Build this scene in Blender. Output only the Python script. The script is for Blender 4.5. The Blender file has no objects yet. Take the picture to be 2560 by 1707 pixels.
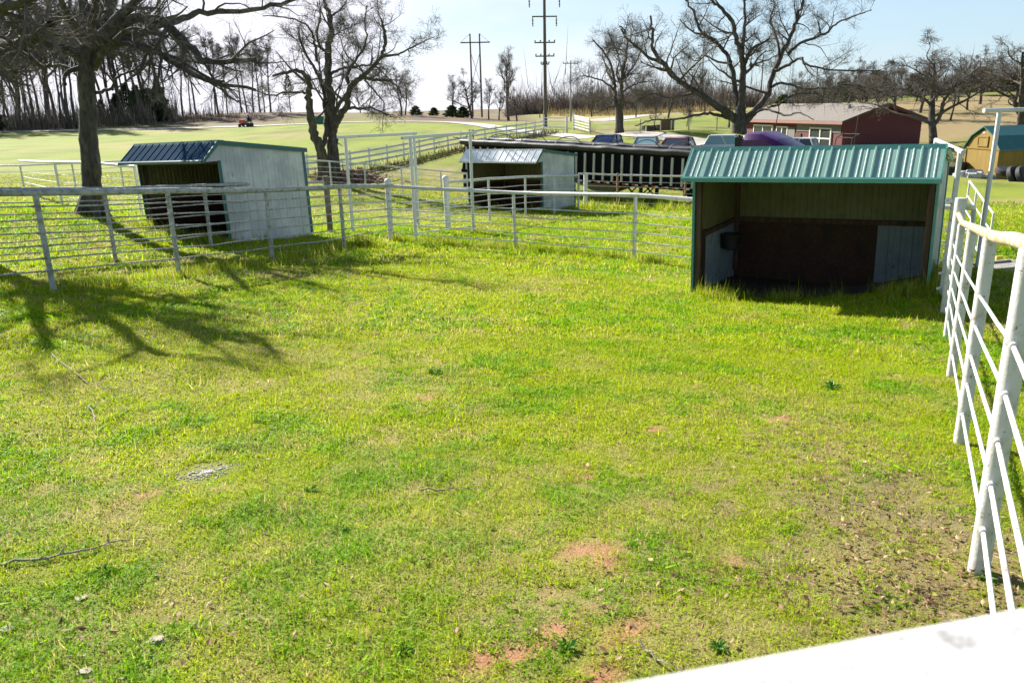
import bpy, math, random, time
import numpy as np
from mathutils import Matrix, Vector
PI = math.pi
T0 = time.time()
scene = bpy.context.scene
COL = scene.collection
rng = np.random.default_rng(7)

# ------------------------------------------------------------------ camera geometry (camera stands at the origin, z = 0)
F, CX, CY = 2000.0, 1280.0, 853.5
_d = np.array([157.0, 6746.5, F]); _d /= np.linalg.norm(_d)
_up = -_d
_fw = np.array([0, 0, 1.0]) - _up[2] * _up; _fw /= np.linalg.norm(_fw)
_rt = np.cross(_fw, _up)
if _rt[0] < 0: _rt = -_rt
RM = np.stack([_rt, _fw, _up])

def ray(px, py):
    w = RM @ np.array([(px - CX) / F, (py - CY) / F, 1.0])
    return w / math.hypot(w[0], w[1])
def at(px, py, D): return ray(px, py) * D

# ------------------------------------------------------------------ noise
_lat = np.random.default_rng(3).random((8, 256, 256))
def vnoise(x, y, s, k=0):
    u = np.asarray(x, float) / s + 37.3 * k; v = np.asarray(y, float) / s + 11.7 * k
    i = np.floor(u).astype(int); j = np.floor(v).astype(int)
    a = u - i; b = v - j
    a = a * a * (3 - 2 * a); b = b * b * (3 - 2 * b)
    L = _lat[k % 8]; i0 = i % 256; j0 = j % 256; i1 = (i + 1) % 256; j1 = (j + 1) % 256
    return (L[i0, j0] * (1 - a) + L[i1, j0] * a) * (1 - b) + (L[i0, j1] * (1 - a) + L[i1, j1] * a) * b
def fbm(x, y, s, k=0, o=4):
    t = 0; n = 0; w = 1.0
    for q in range(o):
        t = t + w * vnoise(x, y, s, k + q); n += w; w *= .55; s *= .47
    return t / n

# ------------------------------------------------------------------ terrain: thin plate spline through surveyed points
BARNS = [(-8.55, 21.3, -3.236, -.635, .035), (-.145, 33.67, -4.25, -.598, .012), (4.83, 12.95, -3.225, -.532, .02)]
def plane(x, y): return -1.833 - .046 * x - .0846 * y
ctl = [(x, y, plane(x, y)) for x, y in [(0, -5), (-5, -4), (5, -4), (0, 0), (-3, 5), (0, 8), (3, 9), (0, 14), (-3, 12), (8, 8), (10, 12), (-7, 4)]]
for q in [(135, 729, 13.77), (449, 694, 14.87), (682, 656, 17.14), (862, 629, 18.8), (978, 600, 22.3), (1288, 623, 20.9), (1585, 653, 18.23),
          (2446, 1428, 3.77), (2400, 1107, 6.1), (2377, 943, 8.58), (2366, 847, 11.3), (1120, 571, 25.9), (290, 653, 18.5), (232, 535, 25),
          (60, 484, 43), (156, 514, 31.8), (300, 400, 70), (0, 345, 118), (600, 326, 108), (-600, 350, 118), (0, 331, 135), (640, 316, 122), (860, 309, 114),
          (815, 458, 43), (925, 414, 63), (1270, 348, 83), (1360, 332, 92), (1130, 311, 110), (1240, 324, 97),
          (760, 281, 165), (500, 286, 168), (885, 282, 160), (1048, 290, 150), (1280, 302, 140), (100, 322, 165), (-400, 335, 170),
          (1440, 334, 90), (1490, 347, 80), (1520, 388, 63), (1615, 392, 60), (1705, 396, 58), (1800, 392, 60), (1464, 517, 37), (1711, 526, 36.5),
          (1163, 478, 53), (1714, 524, 43.6), (1446, 490, 48), (1870, 335, 75), (1540, 336, 78), (2103, 374, 78), (2310, 374, 84), (2010, 396, 68), (2150, 400, 60), (2335, 366, 72),
          (2405, 441, 58.5), (2489, 449, 56), (2560, 452, 55), (2640, 454, 54), (2450, 460, 50), (2390, 440, 62), (2050, 266, 130), (2369, 240, 140), (2480, 230, 150), (2540, 335, 75), (2372, 308, 100),
          (1700, 300, 150), (1610, 293, 170), (1450, 290, 220), (1650, 283, 240), (1300, 288, 230), (2442, 672, 15), (2420, 575, 23), (2800, 330, 90), (2900, 240, 150)]:
    ctl.append(tuple(at(*q)))
for b in BARNS:
    ctl.append((b[0], b[1], b[2]))
    for u in (-1.84, 1.84): ctl.append((b[0] + u * math.cos(b[3]) - 2.6 * math.sin(b[3]), b[1] + u * math.sin(b[3]) + 2.6 * math.cos(b[3]), b[2] - .22 + u * math.sin(b[4])))
for x, y, z in [(-60, 260, -7), (-20, 230, -6), (-150, 260, -6), (60, 330, -4), (150, 230, -1.0), (110, 200, -.5), (-260, 200, -4), (230, 150, -2), (0, 450, -7), (-300, 450, -7), (300, 450, -4), (-300, 0, -3),
                (300, 0, -5), (0, -200, -1), (-250, -200, -2), (250, -200, -3), (-40, 30, -2.6), (-60, 10, -2.2), (45, 15, -5), (-25, 8, -2.3), (25, 5, -3.4), (700, 900, -5), (-700, 900, -7), (0, 1200, -7), (-900, -300, -3), (900, -300, -5)]:
    ctl.append((x, y, z))
ctl = np.array(ctl)
_S = 40.0
def _phi(r2): return np.where(r2 > 1e-12, .5 * r2 * np.log(r2 + 1e-20), 0.0)
_X = ctl[:, :2] / _S
_K = _phi(((_X[:, None] - _X[None]) ** 2).sum(-1)) + 2e-5 * np.eye(len(_X))
_P = np.c_[np.ones(len(_X)), _X]
_A = np.block([[_K, _P], [_P.T, np.zeros((3, 3))]])
_W = np.linalg.solve(_A, np.r_[ctl[:, 2], 0, 0, 0])
def Zv(x, y):
    x = np.atleast_1d(np.asarray(x, float)); y = np.atleast_1d(np.asarray(y, float))
    sh = x.shape; q = np.stack([x.ravel(), y.ravel()], 1) / _S
    out = np.empty(len(q))
    for i in range(0, len(q), 100000):
        c = q[i:i + 100000]
        out[i:i + 100000] = _phi(((c[:, None] - _X[None]) ** 2).sum(-1)) @ _W[:-3] + _W[-3] + c @ _W[-2:]
    return out.reshape(sh)
def Z(x, y): return float(Zv(x, y)[0])
_Ds = np.geomspace(1.2, 500, 600)
def G(px, py, lo=1.2):
    """first ground point under a sight line"""
    r = ray(px, py); P = r[None] * _Ds[:, None]
    f = P[:, 2] - Zv(P[:, 0], P[:, 1])
    k = np.where((f[1:] < 0) & (_Ds[1:] > lo))[0]
    if len(k) == 0: return r * 300
    k = k[0]; a, b = _Ds[k], _Ds[k + 1]
    for _ in range(12):
        m = (a + b) / 2; p = r * m
        if p[2] < Z(p[0], p[1]): b = m
        else: a = m
    return r * b
def on(px, py, D):
    p = at(px, py, D); p[2] = Z(p[0], p[1]); return p
def V(p): return np.asarray(p, float)

# ------------------------------------------------------------------ materials
def new_mat(name):
    m = bpy.data.materials.new(name); m.use_nodes = True
    nt = m.node_tree; nt.nodes.clear()
    o = nt.nodes.new('ShaderNodeOutputMaterial'); b = nt.nodes.new('ShaderNodeBsdfPrincipled')
    nt.links.new(b.outputs[0], o.inputs[0])
    return m, nt, b, o
def N(nt, t, **kw):
    n = nt.nodes.new(t)
    for k, v in kw.items():
        if k in n.inputs: n.inputs[k].default_value = v
        else: setattr(n, k, v)
    return n
def noise_fac(nt, scale, lo, hi, detail=5, coord='Object', stretch=None):
    tc = N(nt, 'ShaderNodeTexCoord'); src = tc.outputs[coord]
    if stretch:
        mp = N(nt, 'ShaderNodeMapping'); mp.inputs['Scale'].default_value = stretch
        nt.links.new(src, mp.inputs[0]); src = mp.outputs[0]
    n = N(nt, 'ShaderNodeTexNoise', Scale=scale, Detail=detail, Roughness=.62); nt.links.new(src, n.inputs['Vector'])
    mr = N(nt, 'ShaderNodeMapRange'); mr.inputs[1].default_value = lo; mr.inputs[2].default_value = hi
    nt.links.new(n.outputs['Fac'], mr.inputs[0])
    return mr.outputs[0], n.outputs['Fac']
def mixc(nt, f, a, b):
    m = N(nt, 'ShaderNodeMix', data_type='RGBA')
    nt.links.new(f, m.inputs[0]) if not isinstance(f, float) else setattr(m.inputs[0], 'default_value', f)
    for s, i in ((a, 6), (b, 7)):
        if isinstance(s, tuple): m.inputs[i].default_value = (*s, 1)
        else: nt.links.new(s, m.inputs[i])
    return m.outputs[2]
def mat(name, layers, rough=.6, metal=0., bump=0., bscale=30., spec=.5, stretch=None):
    """layers: base colour then (colour, noise scale, lo, hi[, stretch]) patches over it"""
    m, nt, b, o = new_mat(name)
    dk = lambda q: tuple(v * .8 for v in q)
    c = dk(layers[0])
    for L in layers[1:]:
        f, _ = noise_fac(nt, L[1], L[2], L[3], stretch=L[4] if len(L) > 4 else stretch)
        c = mixc(nt, f, c, dk(L[0]))
    if isinstance(c, tuple): b.inputs['Base Color'].default_value = (*c, 1)
    else: nt.links.new(c, b.inputs['Base Color'])
    b.inputs['Roughness'].default_value = rough; b.inputs['Metallic'].default_value = metal
    b.inputs['Specular IOR Level'].default_value = spec
    if bump:
        _, h = noise_fac(nt, bscale, 0, 1, stretch=stretch)
        bp = N(nt, 'ShaderNodeBump', Strength=bump, Distance=.02); nt.links.new(h, bp.inputs['Height']); nt.links.new(bp.outputs[0], b.inputs['Normal'])
    return m
M = {}
M['pipe_grey'] = mat('weathered pipe paint', [(.52, .52, .5), ((.3, .29, .25), 9, .45, .62), ((.13, .12, .09), 38, .56, .68), ((.3, .17, .08), 5, .63, .74)], .55, bump=.25)
M['pipe_white'] = mat('white pipe paint', [(.72, .72, .71), ((.5, .47, .4), 7, .5, .72), ((.33, .16, .07), 14, .62, .72), ((.12, .08, .06), 45, .62, .7)], .42, bump=.2)
M['pipe_clean'] = mat('clean white pipe', [(.8, .8, .79), ((.6, .57, .5), 5, .55, .8)], .45)
M['rail_top'] = mat('chalky white board paint', [(.58, .58, .58), ((.44, .43, .42), 12, .45, .7), ((.16, .14, .12), 9, .60, .70), ((.3, .24, .2), 60, .6, .7)], .6, bump=.2)
M['pipe_ochre'] = mat('rust stained white pipe', [(.7, .66, .55), ((.55, .38, .17), 6, .36, .62), ((.36, .15, .05), 14, .54, .66), ((.16, .12, .09), 60, .64, .72)], .42, bump=.2)
M['pipe_rust'] = mat('rusted pipe', [(.42, .2, .09), ((.6, .5, .4), 7, .5, .65), ((.2, .08, .04), 20, .55, .7)], .7)
M['wood_post'] = mat('old grey brown post', [(.16, .12, .1), ((.28, .24, .2), 8, .45, .7, (1, 1, .1)), ((.06, .05, .04), 20, .55, .7, (1, 1, .1))], .85, bump=.5)
M['plank_white'] = mat('white vinyl plank', [(.8, .8, .84)], .4)
M['wire'] = mat('galvanised wire', [(.6, .6, .62)], .4, .6)
M['tin_white'] = mat('white steel siding', [(.74, .75, .73), ((.52, .53, .51), 3.5, .48, .72, (1, 1, .25)), ((.22, .16, .11), 11, .62, .72, (1, 1, .3)), ((.5, .53, .54), 1.2, .4, .6)], .38)
M['tin_shade'] = mat('dirty shade grey sheet', [(.27, .32, .36), ((.22, .26, .285), 4, .45, .7), ((.1, .07, .05), 9, .6, .7)], .5)  # white sheet darkened to blue grey for the shed's inner shade, plus brown dirt
M['tin_in'] = mat('shaded olive siding back', [(.24, .22, .09), ((.18, .165, .06), 4, .45, .7)], .5)  # olive inside of the siding, its colour darkened for the shade in there
M['roof_blue'] = mat('dark blue green steel', [(.02, .075, .15), ((.035, .1, .16), 5, .5, .7)], .85, spec=.02)
M['roof_white'] = mat('white steel roof', [(1, 1, 1), ((.85, .85, .84), 4, .55, .8)], .4)
M['roof_green'] = mat('pale green steel', [(.26, .43, .37), ((.32, .47, .42), 3, .45, .75), ((.45, .56, .53), 40, .62, .75)], .33, spec=.6)
M['trim_teal'] = mat('teal trim', [(.012, .13, .13)], .35)
M['trim_green'] = mat('green trim', [(.1, .33, .28), ((.16, .4, .35), 5, .5, .7)], .35)
M['trim_white'] = mat('white trim', [(.75, .78, .77)], .35)
M['timber'] = mat('rough dark timber', [(.1, .055, .035), ((.2, .12, .07), 6, .45, .7, (1, 1, .12)), ((.03, .02, .015), 14, .55, .75, (1, 1, .12))], .85, bump=.4)
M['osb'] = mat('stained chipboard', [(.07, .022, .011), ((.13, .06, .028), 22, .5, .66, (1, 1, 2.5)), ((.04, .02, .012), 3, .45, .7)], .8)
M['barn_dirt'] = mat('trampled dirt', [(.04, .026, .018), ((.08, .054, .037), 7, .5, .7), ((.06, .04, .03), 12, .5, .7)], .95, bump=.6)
M['black_rubber'] = mat('black rubber', [(.016, .016, .017), ((.04, .038, .035), 6, .5, .8)], .75)
M['black_paint'] = mat('black navy side', [(.004, .005, .011), ((.009, .009, .015), 2, .5, .8)], .5, spec=.06)
M['tarp'] = mat('black rolled tarp', [(.02, .022, .026), ((.06, .065, .07), 9, .5, .7)], .5, bump=.5, bscale=12)
M['alu'] = mat('brushed aluminium', [(.5, .51, .52), ((.36, .36, .36), 6, .5, .8)], .45, .35)
M['red_marker'] = mat('red marker tape', [(.6, .03, .02)], .4)
M['white_marker'] = mat('white marker tape', [(.75, .72, .65)], .4)
M['purple'] = mat('purple truck paint', [(.07, .011, .1), ((.09, .018, .12), 2, .5, .8)], .3, spec=.5)
M['chrome'] = mat('chrome', [(.7, .7, .72)], .18, 1.)
M['glass'] = mat('dark glass', [(.03, .04, .05)], .08, spec=.8)
M['glass_sky'] = mat('pale sky reflecting glass', [(.25, .4, .42)], .12, spec=.8)  # pale sky reflection put into the glass colour
M['glass_blue'] = mat('blue tinted glass', [(.01, .025, .09)], .1, spec=.8)
M['car_navy'] = mat('dark navy paint', [(.008, .01, .03)], .2, spec=.6)
M['car_silver'] = mat('silver beige paint', [(.42, .4, .42)], .3, .4)
M['car_red'] = mat('maroon paint', [(.16, .012, .03)], .25, spec=.6)
M['car_white'] = mat('white car paint', [(.75, .75, .73)], .25)
M['car_grey'] = mat('grey car paint', [(.3, .33, .36)], .25, .3)
M['tail'] = mat('red lamp lens', [(.45, .01, .01)], .2)
M['brick_red'] = mat('red brown siding', [(.165, .045, .05), ((.19, .06, .06), 8, .45, .7), ((.1, .025, .028), 40, .55, .7)], .85, bump=.3)
M['roof_house'] = mat('weathered grey shingle', [(.22, .195, .17), ((.16, .14, .125), 4, .4, .7), ((.24, .2, .17), 30, .55, .7)], .9)
M['fascia'] = mat('dull rose fascia', [(.36, .16, .13)], .6)
M['dark_fascia'] = mat('dark brown fascia', [(.09, .035, .03)], .6)
M['frame_white'] = mat('white window frame', [(.8, .8, .8)], .4)
M['porch_grey'] = mat('grey porch wall', [(.2, .19, .18)], .7)
M['shed_yellow'] = mat('amber stained plywood', [(.26, .16, .012), ((.33, .22, .025), 5, .45, .7, (1, 1, .15)), ((.22, .11, .012), 12, .55, .75, (1, 1, .15))], .65)
M['shed_trim'] = mat('amber trim board', [(.28, .16, .014)], .6)
M['shed_roof'] = mat('blue green shed roof', [(.05, .17, .17), ((.07, .21, .2), 3, .5, .8)], .35)
M['wood_pole'] = mat('grey brown utility pole', [(.13, .1, .085), ((.2, .16, .14), 5, .5, .7, (1, 1, .1))], .85)
M['pole_pale'] = mat('pale grey pole', [(.35, .34, .33)], .7)
M['insul'] = mat('grey insulator', [(.2, .2, .21)], .4)
M['bark'] = mat('oak bark', [(.085, .07, .057), ((.18, .16, .135), 5, .45, .7, (1, 1, .35)), ((.025, .02, .016), 13, .5, .7, (1, 1, .3)), ((.13, .14, .07), 2.2, .58, .75)], .92, bump=.8, bscale=16)
M['bark_light'] = mat('grey bark', [(.14, .12, .1), ((.22, .2, .17), 5, .45, .7), ((.06, .05, .04), 13, .5, .7)], .92, bump=.6, bscale=16)
M['twig'] = mat('oak twigs', [(.11, .092, .075), ((.19, .165, .135), 1.2, .45, .7)], .9)
M['twig_light'] = mat('pale twigs', [(.15, .125, .105), ((.22, .19, .16), 1.2, .45, .7)], .9)
M['dead_stick'] = mat('bleached stick', [(.35, .3, .24), ((.18, .14, .1), 14, .5, .7)], .9)
M['stone'] = mat('tan stone', [(.42, .36, .28), ((.28, .23, .17), 10, .5, .7)], .9, bump=.5)
M['concrete'] = mat('grey concrete', [(.33, .31, .28), ((.2, .19, .17), 6, .5, .7)], .9, bump=.3)
M['gravel'] = mat('grey chips', [(.5, .46, .46), ((.25, .22, .22), 40, .5, .6), ((.62, .58, .56), 25, .58, .7)], .9)
M['road'] = mat('pale gravel road', [(.55, .51, .46), ((.42, .38, .33), .6, .4, .7), ((.3, .27, .23), 6, .55, .75)], .95)
M['orange'] = mat('orange red paint', [(.75, .08, .015)], .4)
M['navy_cloth'] = mat('navy clothes', [(.012, .012, .035)], .9)
M['skin'] = mat('skin', [(.45, .27, .2)], .6)
M['hair'] = mat('grey cap', [(.3, .26, .33)], .8)
M['green_paint'] = mat('dark green paint', [(.01, .14, .1)], .4)
M['stake_yellow'] = mat('yellow stake', [(.8, .62, .12)], .6)
M['scrap_white'] = mat('pale scrap plastic', [(.6, .6, .62), ((.3, .3, .32), 4, .5, .6)], .5)
M['crate_wood'] = mat('brown planks', [(.16, .09, .05), ((.24, .15, .09), 8, .5, .7)], .8)

def leafmat(name, attr=True, color=(.1, .2, .02), trans=.45, rough=.5, spec=.35):
    m, nt, b, o = new_mat(name)
    if attr:
        a = N(nt, 'ShaderNodeAttribute', attribute_name='col'); c = a.outputs['Color']
    else: c = None
    t = N(nt, 'ShaderNodeBsdfTranslucent'); mx = N(nt, 'ShaderNodeMixShader', Fac=trans)
    if c is not None: nt.links.new(c, b.inputs['Base Color']); nt.links.new(c, t.inputs['Color'])
    else: b.inputs['Base Color'].default_value = (*color, 1); t.inputs['Color'].default_value = (*color, 1)
    b.inputs['Roughness'].default_value = rough; b.inputs['Specular IOR Level'].default_value = spec
    nt.links.new(b.outputs[0], mx.inputs[1]); nt.links.new(t.outputs[0], mx.inputs[2]); nt.links.new(mx.outputs[0], o.inputs[0])
    return m
M['grass'] = leafmat('grass blades', trans=.5, rough=.6, spec=.14)
M['dead_leaf'] = leafmat('dry oak leaves', trans=.25, rough=.7)
M['cedar'] = leafmat('cedar foliage', trans=.15, rough=.7)
M['brush'] = leafmat('dry brush', trans=.1, rough=.9, spec=.1)

# ------------------------------------------------------------------ mesh helpers
class MB:
    def __init__(s): s.v = []; s.f = []; s.n = 0
    def add(s, v, f):
        v = np.asarray(v, float).reshape(-1, 3); s.v.append(v)
        s.f += [tuple(i + s.n for i in q) for q in f]; s.n += len(v); return s
    def box(s, c, size, rot=None, taper=1.0):
        a, b, h = [q / 2 for q in size]
        v = np.array([(-a, -b, -h), (a, -b, -h), (a, b, -h), (-a, b, -h), (-a * taper, -b * taper, h), (a * taper, -b * taper, h), (a * taper, b * taper, h), (-a * taper, b * taper, h)])
        if rot is not None: v = v @ np.array(rot).T
        return s.add(v + np.asarray(c, float), [(0, 3, 2, 1), (4, 5, 6, 7), (0, 1, 5, 4), (1, 2, 6, 5), (2, 3, 7, 6), (3, 0, 4, 7)])
    def beam(s, p, q, w, h, up=(0, 0, 1)):
        p, q = V(p), V(q); d = q - p; L = np.linalg.norm(d); d = d / L
        u = np.asarray(up, float); sx = np.cross(d, u); nn = np.linalg.norm(sx)
        if nn < 1e-6: sx = np.array([1., 0, 0])
        else: sx = sx / nn
        uz = np.cross(sx, d)
        return s.box((p + q) / 2, (L, w, h), rot=np.stack([d, sx, uz], 1))
    def tube(s, pts, r, n=8, cap=True):
        pts = np.asarray(pts, float); k = len(pts)
        r = np.full(k, r) if np.isscalar(r) else np.asarray(r, float)
        t = np.gradient(pts, axis=0); t /= np.linalg.norm(t, axis=1)[:, None] + 1e-12
        ref = np.array([0, 0, 1.]) if abs(t[0][2]) < .9 else np.array([1., 0, 0])
        a = np.linspace(0, 2 * PI, n, endpoint=False); vs = []
        u = np.cross(t[0], ref); u /= np.linalg.norm(u)
        for i in range(k):
            u = u - t[i] * (u @ t[i]); u /= np.linalg.norm(u) + 1e-12
            w = np.cross(t[i], u)
            vs.append(pts[i] + r[i] * (np.cos(a)[:, None] * u + np.sin(a)[:, None] * w))
        f = [(i * n + j, i * n + (j + 1) % n, (i + 1) * n + (j + 1) % n, (i + 1) * n + j) for i in range(k - 1) for j in range(n)]
        if cap: f += [tuple(range(n))[::-1], tuple(range((k - 1) * n, k * n))]
        return s.add(np.concatenate(vs), f)
    def cyl(s, p, q, r, n=12, r2=None): return s.tube([p, q], [r, r if r2 is None else r2], n)
    def lathe(s, c, prof, n=16, axis='z'):
        a = np.linspace(0, 2 * PI, n, endpoint=False); vs = []
        for (r, h) in prof:
            x, y, z = r * np.cos(a), r * np.sin(a), np.full(n, h)
            vs.append(np.stack({'z': [x, y, z], 'y': [x, z, y], 'x': [z, x, y]}[axis], 1))
        k = len(prof)
        f = [(i * n + j, i * n + (j + 1) % n, (i + 1) * n + (j + 1) % n, (i + 1) * n + j) for i in range(k - 1) for j in range(n)]
        f += [tuple(range(n))[::-1], tuple(range((k - 1) * n, k * n))]
        return s.add(np.concatenate(vs) + np.asarray(c, float), f)
    def prism(s, poly, axis, lo, hi):
        """extrude a 2D outline along x ('x': poly is y,z), or y ('y': poly is x,z) or z"""
        k = len(poly); vs = []
        for e in (lo, hi):
            for (a, b) in poly:
                vs.append({'x': (e, a, b), 'y': (a, e, b), 'z': (a, b, e)}[axis])
        f = [tuple(range(k))[::-1], tuple(range(k, 2 * k))] + [(i, (i + 1) % k, k + (i + 1) % k, k + i) for i in range(k)]
        return s.add(vs, f)
    def loft(s, rings, cap=True):
        k = len(rings[0]); f = []
        for i in range(len(rings) - 1):
            f += [(i * k + j, i * k + (j + 1) % k, (i + 1) * k + (j + 1) % k, (i + 1) * k + j) for j in range(k)]
        if cap: f += [tuple(range(k))[::-1], tuple(range((len(rings) - 1) * k, len(rings) * k))]
        return s.add(np.concatenate([np.asarray(r, float) for r in rings]), f)

def smooth_by_angle(me, ang):
    me.polygons.foreach_set('use_smooth', [True] * len(me.polygons))
    try: me.set_sharp_from_angle(angle=ang)
    except Exception: pass
def link(name, me, parent=None):
    o = bpy.data.objects.new(name, me); COL.objects.link(o)
    if parent is not None: o.parent = parent
    return o
def origin_of(o):
    p = np.zeros(3)
    while o is not None: p = p + np.array(o.location); o = o.parent
    return p
def obj(name, mb, m, parent=None, world=False, smooth=None, bevel=0, loc=None, label=None):
    v = np.concatenate(mb.v); base = np.zeros(3)
    if world and parent is not None: base = origin_of(parent)
    if loc is not None and world: base = V(loc)
    me = bpy.data.meshes.new(name); me.from_pydata((v - base).tolist(), [], mb.f)
    for q in (m if isinstance(m, list) else [m]): me.materials.append(q)
    if smooth is not None: smooth_by_angle(me, smooth)
    me.validate()
    o = link(name, me, parent)
    if loc is not None and parent is None: o.location = loc
    if bevel:
        b = o.modifiers.new('bevel', 'BEVEL'); b.width = bevel; b.segments = 2; b.limit_method = 'ANGLE'; b.angle_limit = .7
    if label: o['label'] = label
    return o
def tag(o, label, cat, group=None, kind=None):
    if label: o['label'] = label
    if cat: o['category'] = cat
    if group: o['group'] = group
    if kind: o['kind'] = kind
    return o
def thing(name, label, cat, loc, rz=0., group=None, ry=0.):
    o = bpy.data.objects.new(name, None); COL.objects.link(o)
    o.location = loc; o.rotation_euler = (0, ry, rz); o.empty_display_size = .2
    return tag(o, label, cat, group)
def copy_tree(o, parent=None):
    c = o.copy(); COL.objects.link(c)
    if parent is not None: c.parent = parent
    for ch in list(o.children): copy_tree(ch, c)
    return c
def fast_mesh(name, verts, faces_tri=None, quads=None, col=None, m=None, smooth=False):
    """big numpy mesh; col is one rgb per vertex"""
    me = bpy.data.meshes.new(name); nv = len(verts)
    me.vertices.add(nv); me.vertices.foreach_set('co', np.asarray(verts, np.float32).ravel())
    F_, k = (faces_tri, 3) if faces_tri is not None else (quads, 4)
    F_ = np.asarray(F_, np.int32); nf = len(F_)
    me.loops.add(nf * k); me.loops.foreach_set('vertex_index', F_.ravel())
    me.polygons.add(nf); me.polygons.foreach_set('loop_start', np.arange(nf, dtype=np.int32) * k)
    if smooth: me.polygons.foreach_set('use_smooth', np.ones(nf, bool))
    me.update(calc_edges=True)
    if col is not None:
        at_ = me.color_attributes.new('col', 'FLOAT_COLOR', 'POINT')
        c = np.ones((nv, 4), np.float32); c[:, :3] = col; at_.data.foreach_set('color', c.ravel())
    if m: me.materials.append(m)
    return me
# ------------------------------------------------------------------ ground
K = 2560 / 2352.
def gxy(px, py):
    p = G(px * K, py * K); return p
# bare red earth patches: picture place, half width and half depth in metres, strength
DIRT = [(1385, 1268, 0.1, 0.048, 1.), (1320, 1272, 0.06, 0.02, .8), (1302, 1376, 0.055, 0.032, 1.), (1275, 1452, 0.045, 0.024, 1.), (1195, 1507, 0.035, 0.02, .9), (1330, 1535, 0.06, 0.044, 1.1), (1450, 1452, 0.04, 0.02, .8), (1110, 1518, 0.035, 0.016, .8),
        (1338, 1106, 0.065, 0.04, .9), (1412, 1082, 0.075, 0.04, .9), (985, 915, 0.07, 0.068, .9), (1005, 893, 0.05, 0.04, .7), (575, 1078, 0.03, 0.028, 1.1), (1672, 1288, 0.035, 0.016, .9), (1520, 986, 0.06, 0.036, .8), (1783, 964, 0.06, 0.036, .7), (1755, 1335, 0.06, 0.028, .6),
        (1100, 1105, 0.02, 0.016, 1.), (330, 1138, 0.04, 0.02, .7), (375, 1076, 0.04, 0.02, .7), (1240, 1393, 0.03, 0.012, .7), (300, 578, 0.64, 0.16, .9), (110, 598, 0.56, 0.16, .7), (1690, 1300, 0.025, 0.012, .8), (1665, 1110, 0.04, 0.02, .6), (420, 588, 0.48, 0.128, .8)]
STRAW = [(1050, 1215, .5, .2), (1500, 1240, .35, .18), (660, 1235, .3, .15), (250, 1440, .35, .12), (1050, 1250, .4, .12), (1390, 1290, .35, .2), (2060, 1200, .5, .5), (2010, 1300, .35, .3), (450, 780, 1.1, .5), (150, 880, .9, .4), (1750, 940, .8, .4),
         (1150, 1110, .4, .2), (620, 730, 1.4, .5), (330, 1405, .25, .1), (1280, 1400, .25, .2), (2100, 800, .4, .3), (1400, 1180, .4, .25), (1090, 660, 1.5, .5), (730, 810, 1., .4)]
LITTER = [(2040, 1180, .45, .5, 1.), (2150, 1320, .4, .3, 1.), (2060, 1290, .4, .25, .9), (1900, 1345, .3, .15, .7), (2010, 1400, .3, .15, .8), (2180, 1240, .3, .25, .9), (560, 600, 2.4, .5, .8), (450, 630, 1.5, .4, .8), (120, 650, .8, .35, .8), (700, 630, 1.2, .35, .6), (2230, 1400, .4, .25, .8), (340, 870, .7, .3, .3),
          (1750, 1330, .3, .15, .5), (1400, 1440, .5, .25, .45), (350, 1470, .4, .2, .35), (2000, 1080, .5, .4, .5), (1900, 980, .6, .5, .25), (520, 1420, .3, .2, .35)]
def _spots(L):
    out = []
    for q in L:
        p = gxy(q[0], q[1]); out.append((p[0], p[1], q[2], q[3], q[4] if len(q) > 4 else 1.))
    return out
DIRT, STRAW, LITTER = _spots(DIRT), _spots(STRAW), _spots(LITTER)
def field(S, x, y, wob=.5):
    t = np.zeros_like(x)
    w1 = (fbm(x, y, .22, 2) - .5) * wob * 2 + (fbm(x + 3, y, .055, 5, 3) - .5) * wob * 5.2
    for (a, b, rx, ry, s) in S:
        k = (np.abs(x - a) < 4 * rx) & (np.abs(y - b) < 6 * ry + 4 * rx)
        if not k.any(): continue
        d2 = ((x[k] - a) / rx) ** 2 + ((y[k] - b) / (ry * 1.6)) ** 2
        t[k] = np.maximum(t[k], s * np.clip(1.35 - np.sqrt(d2) * .75 + w1[k], 0, 1))
    return t
GRAVEL = gxy(475, 1080)
def cover(x, y):
    """what grows where: lush, straw, dirt, litter amounts"""
    D = np.hypot(x, y)
    n = fbm(x, y, 3.2, 1); n2 = fbm(x + 50, y - 20, .85, 4)
    n3 = fbm(x - 12, y + 31, .3, 3, 3)
    lush = np.clip((n - .5) * 1.3 + (n2 - .5) * 1.5 + (n3 - .5) * 2.2 + .33, 0, 1)
    straw = np.clip((fbm(x - 30, y + 9, 1.5, 5) - .5) * 2.0 + (fbm(x, y, .33, 6, 3) - .5) * 2.0 + (vnoise(x, y, .07, 2) - .5) * .9 + .1, 0, 1)
    straw = np.maximum(straw, field(STRAW, x, y) * .6)
    near = np.clip((9 - D) / 6, 0, 1)
    straw = np.clip(straw + .12 * near, 0, 1)
    dirt = field(DIRT, x, y, .9)
    dirt = dirt * np.clip(1.15 - D / 22, .35, 1)
    lit = field(LITTER, x, y, .8)
    g = np.hypot((x - GRAVEL[0]) / .17, (y - GRAVEL[1]) / .2)
    return lush, straw, dirt, lit, g
C_LUSH, C_YEL, C_STRAW = np.array([.22, .395, .003]), np.array([.405, .465, .004]), np.array([.56, .45, .17])
C_DIRT, C_LIT = np.array([.44, .20, .10]), np.array([.2, .14, .08])
def lerp(a, b, t): return a + (b - a) * t[..., None]
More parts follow.
